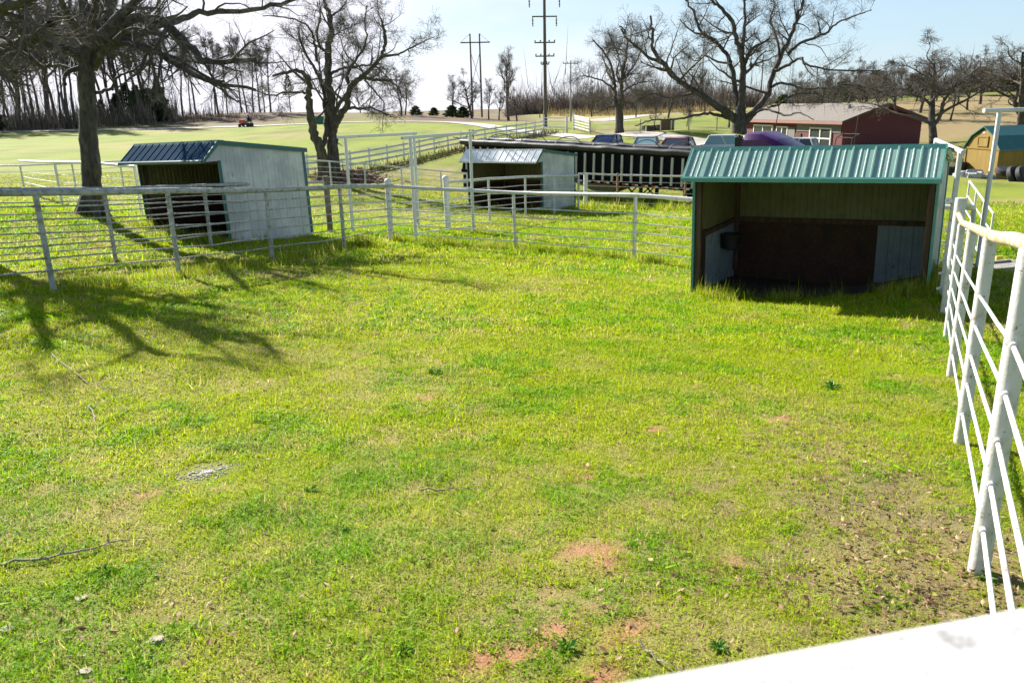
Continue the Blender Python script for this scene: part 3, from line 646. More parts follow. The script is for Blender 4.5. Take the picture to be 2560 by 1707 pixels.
# ------------------------------------------------------------------ pipe fences
def hgt(p, py):
    """height above p that shows at picture row py"""
    lo, hi = 0., 60.
    for _ in range(40):
        m_ = (lo + hi) / 2; q = RM.T @ (V(p) + [0, 0, m_]); y_ = CY + F * q[1] / q[2]
        lo, hi = (m_, hi) if y_ > py else (lo, m_)
    return lo
def rail_line(tops, frac, jit=.01, ends=None):
    P = []
    for k, (b, h) in enumerate(tops):
        P.append(V(b) + np.array([0, 0, h * frac]))
    Q = [P[0]]
    for A_, B_ in zip(P[:-1], P[1:]):
        L = np.linalg.norm(B_ - A_)
        for u in (.33, .66):
            q = A_ * (1 - u) + B_ * u; q = q + np.array([0, 0, rng.normal(0, jit) - .0012 * L]); Q.append(q)
        Q.append(B_)
    return Q
def fence(name, label, posts, fracs, mt, group=None, jit=.009, H=1.5, pr=.042, tr=.045, rr=.0127, top_mat=None, rail_mat=None, special={}, side=(0, 0), cat='fence', noposts=(), over=0., top=True):
    """posts: ground points; side: rails stand this far off the posts"""
    c = V(posts[0]); t = thing(name, label, cat, c, 0, group)
    hs = [special.get(k, {}).get('h', H) for k in range(len(posts))]
    off = np.array([side[0], side[1], 0.])
    for k, p in enumerate(posts):
        if k in noposts: continue
        sp = special.get(k, {}); p = V(p); r_ = sp.get('r', pr); h = hs[k] + sp.get('ex', 0) - (0 if sp else tr)
        mb = MB(); lean = np.array([rng.normal(0, .008), rng.normal(0, .008), 0])
        mb.tube([p - [0, 0, .3], p + [0, 0, .02], p + lean + [0, 0, h - .02], p + lean + [0, 0, h]], [r_, r_, r_, r_ * .96], 14)
        po = obj('post', mb, sp.get('m', mt), t, world=True, smooth=.7)
        if sp.get('cap'):
            obj('cap', MB().lathe(p + lean + [0, 0, h - .03], [(r_ * 1.12, 0), (r_ * 1.14, .05), (r_ * .95, .085), (r_ * .5, .11), (.005, .116)], 14), sp.get('m', mt), po, world=True, smooth=.9)
    tops = list(zip(posts, [H] * len(posts)))
    if top:
        T = rail_line(tops, 1 - tr / H / 2, .004)
        obj('top_rail', MB().tube(T, tr, 12), top_mat or mt, t, world=True, smooth=.7)
    for f in fracs:
        R_ = [q + off for q in rail_line(tops, f / H, jit)]
        mb = MB().tube(R_, rr, 6)
        for q in R_[::3]:                                   # sleeve where the rod meets the post
            k_ = min(range(len(R_)), key=lambda i: np.abs(R_[i] - q).sum()); dd = R_[min(k_ + 1, len(R_) - 1)] - R_[max(k_ - 1, 0)]; dd = dd / np.linalg.norm(dd)
            mb.tube([q - dd * (pr + .05), q - dd * (pr + .012)], rr * 1.5, 8); mb.tube([q + dd * (pr + .012), q + dd * (pr + .05)], rr * 1.5, 8)
        obj('rail', mb, rail_mat or mt, t, world=True, smooth=.8)
    return t
def toward(p, q, d):
    p, q = V(p), V(q); v = (q - p)[:2]; v = v / np.linalg.norm(v); s = p[:2] + v * d
    return np.array([s[0], s[1], gz1(*s)])
def gnd(p): return np.array([p[0], p[1], gz1(p[0], p[1])])
A0 = gnd(FA[0] + (FA[0] - FA[1]) * 1.2); A00 = gnd(FA[0] + (FA[0] - FA[1]) * 2.5)
FA = [gnd(p) for p in FA]; FA2 = [gnd(p) for p in FA2]
L6 = (.32, .51, .70, .89, 1.09, 1.28)
fence('pipe_fence', 'grey weathered pipe fence along the far left of the paddock', [A00, A0] + FA[:4] + [FA[4]], L6, M['pipe_grey'], 'pipe fences around the pens', tr=.05,
      special={6: dict(r=.075, ex=.09, cap=True, m=M['pipe_clean'])}, side=(.03, -.04))
N5 = on(2361, 803, 12.5); N4 = on(2366, 847, 11.3); N3 = on(2377, 943, 8.58); N2 = on(2400, 1107, 6.1); N1 = on(2446, 1428, 3.77)
N5, N4, N3, N2, N1 = map(gnd, (N5, N4, N3, N2, N1)); N5 = N5 + [0, 0, -.1]
L5 = (.23, .45, .65, .86, 1.07)
behind = [gnd(barn_pt(2, -1.9, 3.15)), gnd(barn_pt(2, 2.3, 2.9)), gnd((N5[0] + .05, N5[1] + .4))]
fence('pipe_fence', 'pale pipe fence running from the domed corner post to the green roofed shed', [FA2[0], FA2[1], FA2[2]] + behind, L5, M['pipe_white'], 'pipe fences around the pens', tr=.046, noposts=(0, 5), rr=.0135, top_mat=M['pipe_white'], side=(0, -.04))
# nearest run on the viewer's right, painted white with rust
N0 = gnd(N1 + (N1 - N2) * .93); Nc = gnd((.78, .59))
fence('pipe_fence', 'rust spotted white pipe fence close on the right with thick posts', [N5, N4, N3, N2, N1, N0], L5 + (), M['pipe_white'], 'pipe fences around the pens', pr=.044, tr=.036, rr=.0105, jit=.003, top_mat=M['pipe_ochre'],
      special={0: dict(r=.07, ex=.2, cap=False, m=M['pipe_white'])}, side=(-.012, .006))
# the rail the viewer looks over
Rl = [at(2560, 1502, 1), at(1540, 1690, 1)]
Pr = [r_ * (-.40 / r_[2]) for r_ in Rl]; dv = (Pr[0] - Pr[1]); dv /= np.linalg.norm(dv)
q0, q1 = Pr[1] - dv * 1.6, Pr[1] + dv * .72
t = thing('pipe_fence', 'white painted rail right under the viewer, blurred by closeness', 'fence', gnd(q1), 0, 'pipe fences around the pens')
nb = np.array([-dv[1], dv[0], 0]); obj('top_rail', MB().beam(q0 - nb * .1 - [0, 0, .028], q1 - nb * .1 - [0, 0, .028], .2, .055), M['rail_top'], t, world=True, bevel=.012)
obj('post', MB().tube([gnd(q1) - [0, 0, .3], q1 + [0, -.03, -.045]], .05, 14), M['pipe_white'], t, world=True, smooth=.7)
obj('post', MB().tube([gnd(q0) - [0, 0, .3], q0 + [0, -.03, -.045]], .05, 14), M['pipe_white'], t, world=True, smooth=.7)
for f in (.25, .55, .85, 1.15):
    obj('rail', MB().tube([gnd(q0) + [0, 0, f], gnd(q1) + [0, 0, f]], .0165, 8), M['pipe_white'], t, world=True, smooth=.8)
# second run behind the first, the far side of the alley
B1 = gnd(on(290, 653, 18.5)); B2 = gnd(on(528, 612, 20.6)); B3 = gnd(on(705, 585, 22.9)); BF = gnd(on(826, 582, 24.3)); B0 = gnd(B1 + (B1 - B2) * 1.1); B00 = gnd(B1 + (B1 - B2) * 2.3)
fence('pipe_fence', 'darker pipe fence just behind the grey one, in front of the dark roofed shed', [B00, B0, B1, B2, B3, BF], (.3, .54, .79, 1.04, 1.25), M['pipe_grey'], 'pipe fences around the pens', tr=.04,
      special={5: dict(r=.085, ex=.15, m=M['wood_post'])})
# overhead gate frames
def gate_frame(label, a, b, h, ext0=.25, ext1=.25, m=M['pipe_clean'], r=.045):
    a, b = V(a), V(b); t = thing('overhead_gateway', label, 'gateway', a, 0, 'tall overhead pipe frames')
    zt = max(a[2], b[2]) + h; v = (b - a); v[2] = 0; v /= np.linalg.norm(v)
    for p in (a, b): obj('post', MB().tube([p - [0, 0, .3], (p[0], p[1], zt)], r, 12), m, t, world=True, smooth=.7)
    obj('overhead_pipe', MB().tube([np.array([a[0], a[1], zt]) - v * ext0, np.array([b[0], b[1], zt]) + v * ext1], r * .95, 12), m, t, world=True, smooth=.7)
    return t
def gate(label, a, b, zs, m, h0=.0, uprights=2, rr=.019, group='pipe gates'):
    a, b = V(a), V(b); t = thing('pipe_gate', label, 'gate', a, 0, group); top = max(zs)
    for k in range(uprights):
        u = k / (uprights - 1) * .96 + .02; p = a * (1 - u) + b * u
        obj('upright', MB().tube([p + [0, 0, min(zs)], p + [0, 0, top]], rr, 8), m, t, world=True, smooth=.8)
    for z in zs: obj('rail', MB().tube([a * .98 + b * .02 + [0, 0, z], a * .02 + b * .98 + [0, 0, z]], rr if z in (top, min(zs)) else rr * .75, 8), m, t, world=True, smooth=.8)
    return t
f1a, f1b = gnd(on(882, 585, 24.4)), gnd(on(1047, 564, 25.6)); f2a, f2b = gnd(on(1040, 607, 22.5)), gnd(on(1184, 578, 24.9))
gate_frame('tall overhead pipe frame farther from the viewer, beside the twin trunk tree', f1a, f1b, 2.78, .25, .1)
gate_frame('tall overhead pipe frame standing beside the domed corner post', f2a, f2b, 2.78, .35, .3)
gate('pipe gate hung between the posts of the farther overhead frame', f1a, f1b, (.2, .42, .64, .86, 1.08, 1.35), M['pipe_white'])
gate('pipe gate hung between the nearer overhead frame posts, left of the white roofed shed', f2a, f2b, (.18, .38, .6, .82, 1.04, 1.36), M['pipe_clean'])
# pens round the white roofed shed
C1 = gnd(on(1120, 571, 25.6)); C2 = gnd(on(1225, 550, 28.2)); C3 = gnd(on(1314, 534, 30.3)); C4 = gnd(on(1386, 525, 32.0)); C5 = gnd(on(1446, 520, 34.6))
fence('pipe_fence', 'cream pipe fence crossing in front of the white roofed shed', [C1, C2, C3, C4, C5], (.28, .52, .74, .95, 1.17), M['pipe_white'], 'pipe fences around the pens', tr=.045, special={0: dict(r=.095, ex=.1, cap=True, m=M['pipe_clean'])})
D0 = gnd(on(1446, 518, 36.6)); D1 = gnd(on(1464, 517, 37)); D2 = gnd(on(1543, 519, 37.2)); D3 = gnd(on(1711, 526, 36.5)); D4 = gnd(on(1880, 530, 36))
fence('pipe_fence', 'pipe fence with two rusty posts in front of the black ribbed trailer', [D0, D1, D2, D3, D4], (.25, .5, .72, .96, 1.18), M['pipe_white'], 'pipe fences around the pens', tr=.04,
      special={2: dict(m=M['pipe_rust'], ex=.06, r=.045), 3: dict(m=M['pipe_rust'], r=.045), 1: dict(r=.1, m=M['pipe_clean'])}, noposts=(0,))
E_ = [gnd(on(*q)) for q in [(-170, 505, 44), (64, 488, 42.5), (193, 487, 43), (310, 472, 43.5), (560, 462, 43), (700, 458, 41), (828, 457, 40.3), (914, 461, 40.3), (1006, 463, 41), (1103, 470, 42), (1170, 476, 43.5)]]
fence('pipe_fence', 'thin far pipe fence passing behind the dark roofed shed and the twin trunk tree', E_, (.28, .52, .75, .98), M['pipe_clean'], 'pipe fences around the pens', H=1.28, pr=.04, tr=.035, rr=.013, rail_mat=M['pipe_white'])
G_ = [E_[1], gnd(on(156, 514, 31.8)), gnd(on(250, 528, 29.3)), gnd(on(356, 545, 27.2))]
fence('pipe_fence', 'white pipe fence running in from the far left behind the big trunk', G_, (.3, .55, .8, 1.05), M['pipe_clean'], 'pipe fences around the pens', tr=.045, noposts=(0,))
# tall frames past the right hand fence
h1 = gnd(on(2345, 800, 13.2)); h2 = gnd(V(h1) + [1.2, 3.0, 0])
gate_frame('tall overhead pipe frame behind the right corner post, at the green roofed shed', h1, h2, hgt(h1, 378), .3, .05, M['pipe_white'], .036)
k1 = gnd(on(2442, 672, 15)); k2 = gnd(V(k1) + [3.4, .6, 0])
gate_frame('tall white T shaped overhead frame in front of the amber shed', k1, k2, hgt(k1, 276), .28, .2, M['pipe_clean'], .034)
g1, g2 = gnd(on(2404, 590, 22.5)), gnd(on(2476, 600, 18.5))
gate('white panel gate standing open past the right corner post', g1, g2, (.25, .6, .95, 1.3), M['pipe_clean'], uprights=4, rr=.022)
# white plank fence climbing to the road
hp0, hp1 = on(826, 432, 58.5), on(1359, 331, 92); n = 17
t = thing('plank_fence', 'white three board plank fence climbing to the road', 'fence', gnd(hp0), 0)
P = [gnd(hp0 + (hp1 - hp0) * (k / (n - 1))) for k in range(-2, n)]
for p in P: obj('post', MB().box(V(p) + [0, 0, .68], (.13, .13, 1.45)), M['plank_white'], t, world=True)
for z in (.4, .8, 1.2):
    mb = MB()
    for a_, b_ in zip(P[:-1], P[1:]): mb.beam(V(a_) + [0, -.085, z], V(b_) + [0, -.085, z], .04, .16)
    obj('board', mb, M['plank_white'], t, world=True)
# road gates
r1, r2 = gnd(on(1359, 331, 92)), gnd(on(1417, 333, 91)); r3, r4 = gnd(on(1435, 329, 96)), gnd(on(1474, 334, 88))
zs = (.35, .65, .95, 1.25, 1.6)
gate('white pipe gate across the lane at the end of the plank fence', r1, r2, zs, M['plank_white'], rr=.05, group='white road gates')
gate('white pipe gate swung open beside the pale utility pole', r3, r4, zs + (1.42,), M['plank_white'], rr=.05, group='white road gates')
for p, lb in ((r1, 'white gate post where the plank fence ends'), (r2, 'white gate post left of the lane opening'), (r3, 'white gate post at the foot of the pale utility pole')):
    g_ = MB().box(V(p) + [0, 0, .85], (.22, .22, 1.9)); g_.box(V(p) + [0, 0, 1.83], (.28, .28, .08)); tag(obj('gatepost', g_, M['plank_white'], None, world=True, loc=tuple(p)), lb, 'gate post', 'white road gate posts')
W_ = [gnd(on(*q)) for q in [(1476, 335, 88), (1540, 341, 86), (1600, 347, 84), (1660, 351, 83), (1720, 354, 82), (1790, 357, 81), (1860, 360, 80)]]
t = thing('wire_fence', 'pale wire mesh fence following the lane behind the parked cars', 'fence', W_[0])
for p in W_: obj('post', MB().cyl(V(p) - [0, 0, .1], V(p) + [0, 0, 1.35], .05, 8), M['pole_pale'], t, world=True)
for k in range(9):
    z = .1 + k * .15; obj('wire', MB().tube([V(p) + [0, 0, z] for p in W_], .009, 4), M['wire'], t, world=True)
mb = MB()
for a_, b_ in zip(W_[:-1], W_[1:]):
    for u in np.linspace(0, 1, 24)[1:-1]: p = V(a_) * (1 - u) + V(b_) * u; mb.tube([p + [0, 0, .1], p + [0, 0, 1.3]], .006, 3)
o = obj('mesh_wires', mb, M['wire'], t, world=True)
print('fences', round(time.time() - T0, 1))
# ------------------------------------------------------------------ vehicles
def wheel(t, x, y, r, w, rimm='alu', dual=False):
    s = 1 if y > 0 else -1
    tp = [(r * .55, -w / 2), (r * .9, -w / 2), (r, -w * .32), (r, w * .32), (r * .9, w / 2), (r * .55, w / 2)]
    wh = obj('wheel', MB().lathe((x, y, r), tp, 24, 'y'), M['black_rubber'], t, smooth=.6)
    rp = [(r * .56, -w * .3), (r * .56, w * .3 * s + .0), (r * .3, w * .18 * s), (r * .12, w * .3 * s), (r * .02, w * .3 * s)]
    rp = sorted(rp, key=lambda q: q[1]) if False else rp
    obj('rim', MB().lathe((x, y, r), [(r * .56, w * .1 * s), (r * .56, w * .47 * s), (r * .5, w * .47 * s), (r * .42, w * .2 * s), (r * .2, w * .2 * s), (r * .16, w * .38 * s), (.01, w * .4 * s)], 20, 'y'), M[rimm], wh, smooth=.6)
    return wh
def car(label, pos, heading, paint, L=4.7, W=1.78, Hh=1.42, belt=.92, hood=.92, deck=1.0, cab=(-.36, .16, -.18, .38), glass='glass', group='cars parked by the lane'):
    """local x is forward; heading is the compass angle (degrees right of straight ahead)"""
    rz = math.radians(90 - heading); t = thing('parked_car', label, 'car', pos, rz, group); hw = W / 2; h = L / 2
    def ring(x, zb, zt, w, k=.86):
        return [(x, -w * .88, zb), (x, -w, zb + .16), (x, -w, zt - .22), (x, -w * k, zt), (x, 0, zt + .03), (x, w * k, zt), (x, w, zt - .22), (x, w, zb + .16), (x, w * .88, zb), (x, 0, zb)]
    R = [ring(-h, .42, belt - .16, hw * .84), ring(-h + .06, .3, belt - .04, hw * .93), ring(-h + .5, .22, deck * belt / .92 * .95 + .02, hw), ring(-.2 * L, .2, belt + .04, hw), ring(.12 * L, .2, belt + .02, hw), ring(.2 * L, .2, belt - .0, hw), ring(h - .35, .22, hood * .82, hw * .97), ring(h - .06, .28, hood * .72, hw * .9), ring(h, .36, hood * .6, hw * .8)]
    obj('body', MB().loft(R), M[paint], t, smooth=.5)
    b0, b1, r0, r1 = [q * L for q in (cab[0], cab[1] + .06, cab[2], cab[3] - .22)]
    def rect(x, z, w): return [(x, -w, z), (x, w, z)]
    zb, zr = belt - .03, Hh - .02; wb, wr = hw * .9, hw * .72
    lo = [(b0, -wb, zb), (b1, -wb, zb), (b1, wb, zb), (b0, wb, zb)]; up = [(r0, -wr, zr), (r1, -wr, zr), (r1, wr, zr), (r0, wr, zr)]
    cb = MB().add(lo + up, [(0, 3, 2, 1), (0, 1, 5, 4), (1, 2, 6, 5), (2, 3, 7, 6), (3, 0, 4, 7)]); obj('windows', cb, M[glass], t)
    rf = MB().loft([[(r0 - .06, -wr * .98, zr - .03), (r0 - .06, wr * .98, zr - .03), (r0 - .02, wr * .9, zr + .02), (r0 - .02, -wr * .9, zr + .02)], [((r0 + r1) / 2, -wr * 1.04, zr - .03), ((r0 + r1) / 2, wr * 1.04, zr - .03), ((r0 + r1) / 2, wr * .9, zr + .06), ((r0 + r1) / 2, -wr * .9, zr + .06)], [(r1 + .07, -wr * .98, zr - .04), (r1 + .07, wr * .98, zr - .04), (r1 + .02, wr * .9, zr + .02), (r1 + .02, -wr * .9, zr + .02)]])
    obj('roof', rf, M[paint], t, smooth=.6)
    for s in (-1, 1):
        for (xa, xb) in ((b0, r0), (b1, r1), ((b0 + b1) / 2 - .05, (r0 + r1) / 2)): obj('pillar', MB().beam((xa, s * wb * 1.0, zb), (xb, s * wr * 1.01, zr), .07, .07), M[paint], t)
    for x in (-L * .29, L * .31):
        for s in (-1, 1): wheel(t, x, s * (hw - .1), .32, .2)
    for s in (-1, 1):
        obj('tail_light', MB().box((-h + .03, s * hw * .68, belt - .2), (.08, .34, .13)), M['tail'], t)
        obj('headlight', MB().box((h - .1, s * hw * .66, hood * .62), (.1, .3, .12)), M['glass_sky'], t)
    obj('rear_bumper', MB().box((-h - .0, 0, .48), (.12, W * .86, .14)), M[paint], t, bevel=.03)
    obj('number_plate', MB().box((-h - .045, 0, .66), (.03, .32, .14)), M['frame_white'], t)
    return t
car('black and navy sedan parked nearest the open road gate', gnd(on(1521, 388, 63)), 26, 'car_navy', Hh=1.5, glass='glass_blue', belt=.98)
car('silver beige car seen from behind, between the navy and the maroon cars', gnd(on(1616, 394, 60)), 15, 'car_silver', glass='glass_sky', W=1.8)
car('maroon car parked third along, behind the trailer top', gnd(on(1697, 397, 58)), 31, 'car_red', glass='glass', W=1.8)
car('white car turned sideways with its hood toward the maroon car', gnd(on(1802, 393, 60)), -68, 'car_white', glass='glass_sky', L=4.9, Hh=1.5)
car('grey car in front of the white one, close to the purple truck', gnd(on(1792, 402, 54)), 8, 'car_grey', glass='glass_sky', Hh=1.38)
car('white car with a dark windshield parked before the house windows', gnd(on(2005, 396, 68)), 128, 'car_white', glass='glass', Hh=1.48)

# hopper trailer
ta, tb = gnd(on(1155, 478, 53.2)), gnd(on(1736, 524, 43.0)); v = (tb - ta); Lt = float(np.linalg.norm(v[:2])); hz = math.atan2(v[1], v[0])
ctr = (ta + tb) / 2; zs_ = -5.55
ta = ta + [-math.sin(hz) * 1.2 + math.cos(hz) * .1, math.cos(hz) * 1.2 - math.sin(hz) * .1, 0]
t = thing('grain_trailer', 'long black trailer with silver ribs and a rolled tarp along its top', 'trailer', (ta[0], ta[1], zs_ + .18), hz, ry=.024)
bz0, bz1, hw = 1.28, 3.08, 1.28
# outer faces: side facing viewer is y = -hw
obj('body', MB().prism([(0.0, bz0), (Lt, bz0), (Lt, bz1), (0.35, bz1)], 'y', -hw, hw), M['black_paint'], t)
nr = 27
for k in range(nr):
    x = .5 + k * (Lt - .7) / (nr - 1)
    for s in (-1, 1):
        rb = MB(); rb.box((x, s * (hw + .045), (bz0 + bz1 - .2) / 2), (.135, .09, bz1 - bz0 - .22)); obj('rib', rb, M['alu'], t, bevel=.012)
for s in (-1, 1):
    obj('side_rail', MB().box((Lt / 2, s * (hw + .05), bz0 + .03), (Lt - .1, .12, .2)), M['black_paint'], t)
    for k in range(nr - 1 if s < 0 else 0):
        x = .5 + (k + .5) * (Lt - .7) / (nr - 1); obj('red_reflector', MB().box((x - .11, s * (hw + .115), bz0 + .03), (.2, .012, .09)), M['red_marker'], t); obj('white_reflector', MB().box((x + .09, s * (hw + .115), bz0 + .03), (.18, .012, .08)), M['white_marker'], t)
    mb = MB(); P = []
    for k in range(60): P.append((k * Lt / 59, s * (hw - .02), bz1 + .05 + .05 * vnoise(k * .35, s, 1, 3) - .03))
    mb.tube(P, [.16 + .05 * vnoise(k * .5, 5 + s, 1, 2) for k in range(60)], 8); obj('rolled_tarp', mb, M['tarp'], t, smooth=1.2)
for x in (2.2, 4.9, 7.6, 10.3, 13.0, 15.2):
    if x < Lt - .3: obj('tarp_bow', MB().tube([(x + .02 * math.sin(a_), -hw * math.cos(a_), bz1 + .05 + .5 * math.sin(a_)) for a_ in np.linspace(0, PI, 11)], .028, 6), M['pole_pale'], t, smooth=1.)
obj('tarp_arm', MB().tube([(-1.1, -.9, bz1 + .28), (.4, -1.1, bz1 + .2), (4.6, -1.35, bz1 + .12)], [.035, .05, .06], 8).tube([(.1, -1.0, bz1 + .2), (.5, -1.0, bz1 + .8), (.75, -1.0, bz1 + .75), (.8, -1.0, bz1 + .2)], .028, 6), M['black_rubber'], t)
for xa, xb in ((3.2, 8.2), (8.6, 12.6)):
    xm = (xa + xb) / 2; h_ = MB(); lo = [(xm - .5, -.5, .62), (xm + .5, -.5, .62), (xm + .5, .5, .62), (xm - .5, .5, .62)]; up = [(xa, -hw + .05, bz0), (xb, -hw + .05, bz0), (xb, hw - .05, bz0), (xa, hw - .05, bz0)]
    h_.add(lo + up, [(0, 3, 2, 1), (0, 1, 5, 4), (1, 2, 6, 5), (2, 3, 7, 6), (3, 0, 4, 7)]); obj('hopper', h_, M['concrete'], t)
lx = Lt - 3.6
for s in (-1, 1):
    lg = MB(); lg.box((lx, s * .85, .72), (.16, .16, 1.15)); lg.box((lx, s * .85, .09), (.42, .36, .1)); lg.beam((lx, s * .85, .4), (lx - 1.0, s * .85, 1.2), .07, .07); lg.beam((lx - 1.0, s * .85, .5), (lx - .2, s * .85, 1.2), .06, .06)
    obj('landing_leg', lg, M['black_rubber'], t)
obj('cross_brace', MB().beam((lx, -.85, .5), (lx, .85, 1.1), .05, .05), M['black_rubber'], t)
for x in (1.2, 2.5):
    for s in (-1, 1): wheel(t, x, s * .98, .5, .5)
for s in (-1, 1): obj('mud_flap', MB().box((.1, s * .95, .6), (.03, .6, .9)), M['black_rubber'], t)
for s in (-1, 1): obj('tail_light', MB().box((-.02, s * .8, bz0 + .12), (.05, .3, .12)), M['tail'], t)

# purple tractor unit under the trailer's nose, heading the same way
ca, sa = math.cos(hz), math.sin(hz)
o0 = V((ta[0] + ca * (Lt - .2), ta[1] + sa * (Lt - .2), -5.62))
t = thing('semi_truck', 'purple truck with a high sleeper roof standing behind the green roofed shed', 'truck', o0, hz)
obj('chassis', MB().box((3.6, 0, .85), (9.2, .9, .25)), M['black_rubber'], t)
for x in (0.3, 1.65):
    for s in (-1, 1): wheel(t, x, s * .95, .52, .5, 'chrome')
for s in (-1, 1): wheel(t, 7.3, s * 1.0, .52, .3, 'chrome')
for s in (-1, 1):
    for x in (.3, 1.65):
        a_ = np.linspace(.15, PI - .15, 9); fp = [(x + .68 * math.cos(q), .55 + .62 * math.sin(q)) for q in a_] + [(x + .64 * math.cos(q), .55 + .58 * math.sin(q)) for q in a_[::-1]]
        obj('fender', MB().prism(fp, 'y', s * .95 - .3, s * .95 + .3), M['black_rubber'], t)
zt = 4.02
def sec(x, zb, ztop, w): return [(x, -w, zb), (x, -w, ztop - .35), (x, -w * .86, ztop - .08), (x, -w * .6, ztop), (x, w * .6, ztop), (x, w * .86, ztop - .08), (x, w, ztop - .35), (x, w, zb)]
obj('sleeper', MB().loft([sec(2.55, .8, zt - .06, 1.2), sec(2.7, .8, zt, 1.22), sec(3.5, .8, zt + .02, 1.22), sec(4.3, .8, zt - .3, 1.2)]), M['purple'], t, smooth=.5)
obj('cab', MB().loft([sec(4.31, .8, zt - .31, 1.2), sec(5.2, .8, zt - .78, 1.15), sec(5.75, .8, zt - 1.15, 1.1), sec(6.0, .8, 2.0, 1.05)]), M['purple'], t, smooth=.5)
obj('hood', MB().loft([sec(6.01, .7, 1.98, .95), sec(7.2, .7, 1.85, .9), sec(7.9, .7, 1.6, .84), sec(8.05, .75, 1.35, .8)]), M['purple'], t, smooth=.5)
obj('windshield', MB().add([(5.5, -.9, 2.75), (5.5, .9, 2.75), (6.04, .9, 2.06), (6.04, -.9, 2.06)], [(0, 1, 2, 3)]), M['glass'], t)
for s in (-1, 1): obj('side_window', MB().box((5.0, s * 1.19, 2.45), (.75, .03, .6)), M['glass'], t)
obj('cab_extender', MB().box((2.36, -1.15, 2.35), (.36, .05, 2.9)).box((2.36, 1.15, 2.35), (.36, .05, 2.9)).box((2.47, 0, 2.3), (.1, 2.2, 3.1)), M['black_rubber'], t)
for s in (-1, 1): obj('exhaust_stack', MB().cyl((2.3, s * .95, 1.0), (2.3, s * .95, 3.9), .07, 10), M['black_rubber'], t)

# little utility vehicle with a roll cage by the house wall
p = gnd(on(2135, 392, 56)); t = thing('utility_vehicle', 'small black buggy with a roll cage and whip aerial by the red house wall', 'buggy', p, .5)
obj('body', MB().loft([[(-1.3, -.65, .5), (-1.3, .65, .5), (-1.3, .65, .95), (-1.3, -.65, .95)], [(0, -.7, .4), (0, .7, .4), (0, .7, .9), (0, -.7, .9)], [(1.3, -.6, .5), (1.3, .6, .5), (1.3, .5, .85), (1.3, -.5, .85)]]), M['black_rubber'], t)
cg = MB()
for s in (-1, 1): cg.tube([(-1.2, s * .62, .9), (-1.05, s * .6, 1.75), (-.4, s * .58, 1.95), (.3, s * .58, 1.9), (.9, s * .6, .9)], .035, 6)
for x, z in ((-1.05, 1.75), (-.4, 1.95), (.3, 1.9)): cg.cyl((x, -.6, z), (x, .6, z), .03, 6)
obj('roll_cage', cg, M['black_rubber'], t)
obj('aerial', MB().cyl((-.9, -.6, 1.0), (-.75, -.6, 3.1), .012, 5), M['pole_pale'], t)
for x in (-.9, .9):
    for s in (-1, 1): wheel(t, x, s * .62, .32, .24)

# ------------------------------------------------------------------ house
hA, hB = gnd(on(2103, 374, 78)), gnd(on(2312, 374, 82.5)); v = hB - hA; wl = float(np.linalg.norm(v[:2])); a = math.atan2(v[1], v[0])
hb = -5.55; t = thing('house', 'low red brown house with a pale grey gable roof behind the cars', 'house', (hA[0], hA[1], hb), a + .10)
Lh, eh, rh = 17.0, 3.45, 4.75
obj('wall', MB().prism([(0, -.6), (wl, -.6), (wl, eh), (wl / 2, rh), (0, eh)], 'y', 0, Lh), M['brick_red'], t)
ov = .45
for s in (0, 1):
    x0, x1 = (-ov, wl / 2 - .01) if s == 0 else (wl / 2 + .01, wl + ov)
    k = (rh - eh) / (wl / 2)
    z = lambda x: eh + (x if s == 0 else wl - x) * k
    obj('roof', MB().prism([(x0, z(x0) + .03), (x1, z(x1) + .03), (x1, z(x1) + .19), (x0, z(x0) + .19)], 'y', -ov, Lh + ov), M['roof_house'], t)
    obj('barge_board', MB().prism([(x0 - .01, z(x0) - .1), (x1, z(x1) - .1), (x1, z(x1) + .16), (x0 - .01, z(x0) + .16)], 'y', -ov - .045, -ov - .005), M['dark_fascia'], t)
obj('fascia', MB().box((-ov - .02, Lh / 2, eh - .12), (.05, Lh + 2 * ov, .26)), M['fascia'], t)
obj('soffit', MB().box((-ov / 2, Lh / 2, eh - .2), (ov - .02, Lh, .04)), M['fascia'], t)
obj('frieze_panel', MB().box((-.03, 3.5, eh - .6), (.05, 6.6, .75)), M['porch_grey'], t)
for (y0, yw, zb_, zh) in ((3.1, 3.1, 1.05, 1.75), (9.2, 1.8, .3, 2.5), (12.6, 3.4, .95, 1.95)):
    fr = MB(); x = -.05
    for yy in (y0 - yw / 2, y0, y0 + yw / 2): fr.box((x, yy, zb_ + zh / 2), (.12, .14, zh + .14))
    for zz in (zb_, zb_ + zh * .5, zb_ + zh): fr.box((x - .003, y0, zz), (.12, yw + .1, .12))
    wf = obj('window', fr, M['frame_white'], t)
    obj('pane', MB().box((x + .02, y0, zb_ + zh / 2), (.05, yw - .05, zh - .02)), M['glass'], wf)
obj('porch_panel', MB().box((-.04, 7.6, 1.4), (.07, 1.1, 2.8)), M['porch_grey'], t)
obj('door', MB().box((-.05, 6.5, 1.2), (.06, .95, 2.2)), M['dark_fascia'], t)
obj('vent', MB().box((wl / 2 - 1.3, 3.2, rh - .12), (.3, .3, .35)), M['alu'], t)

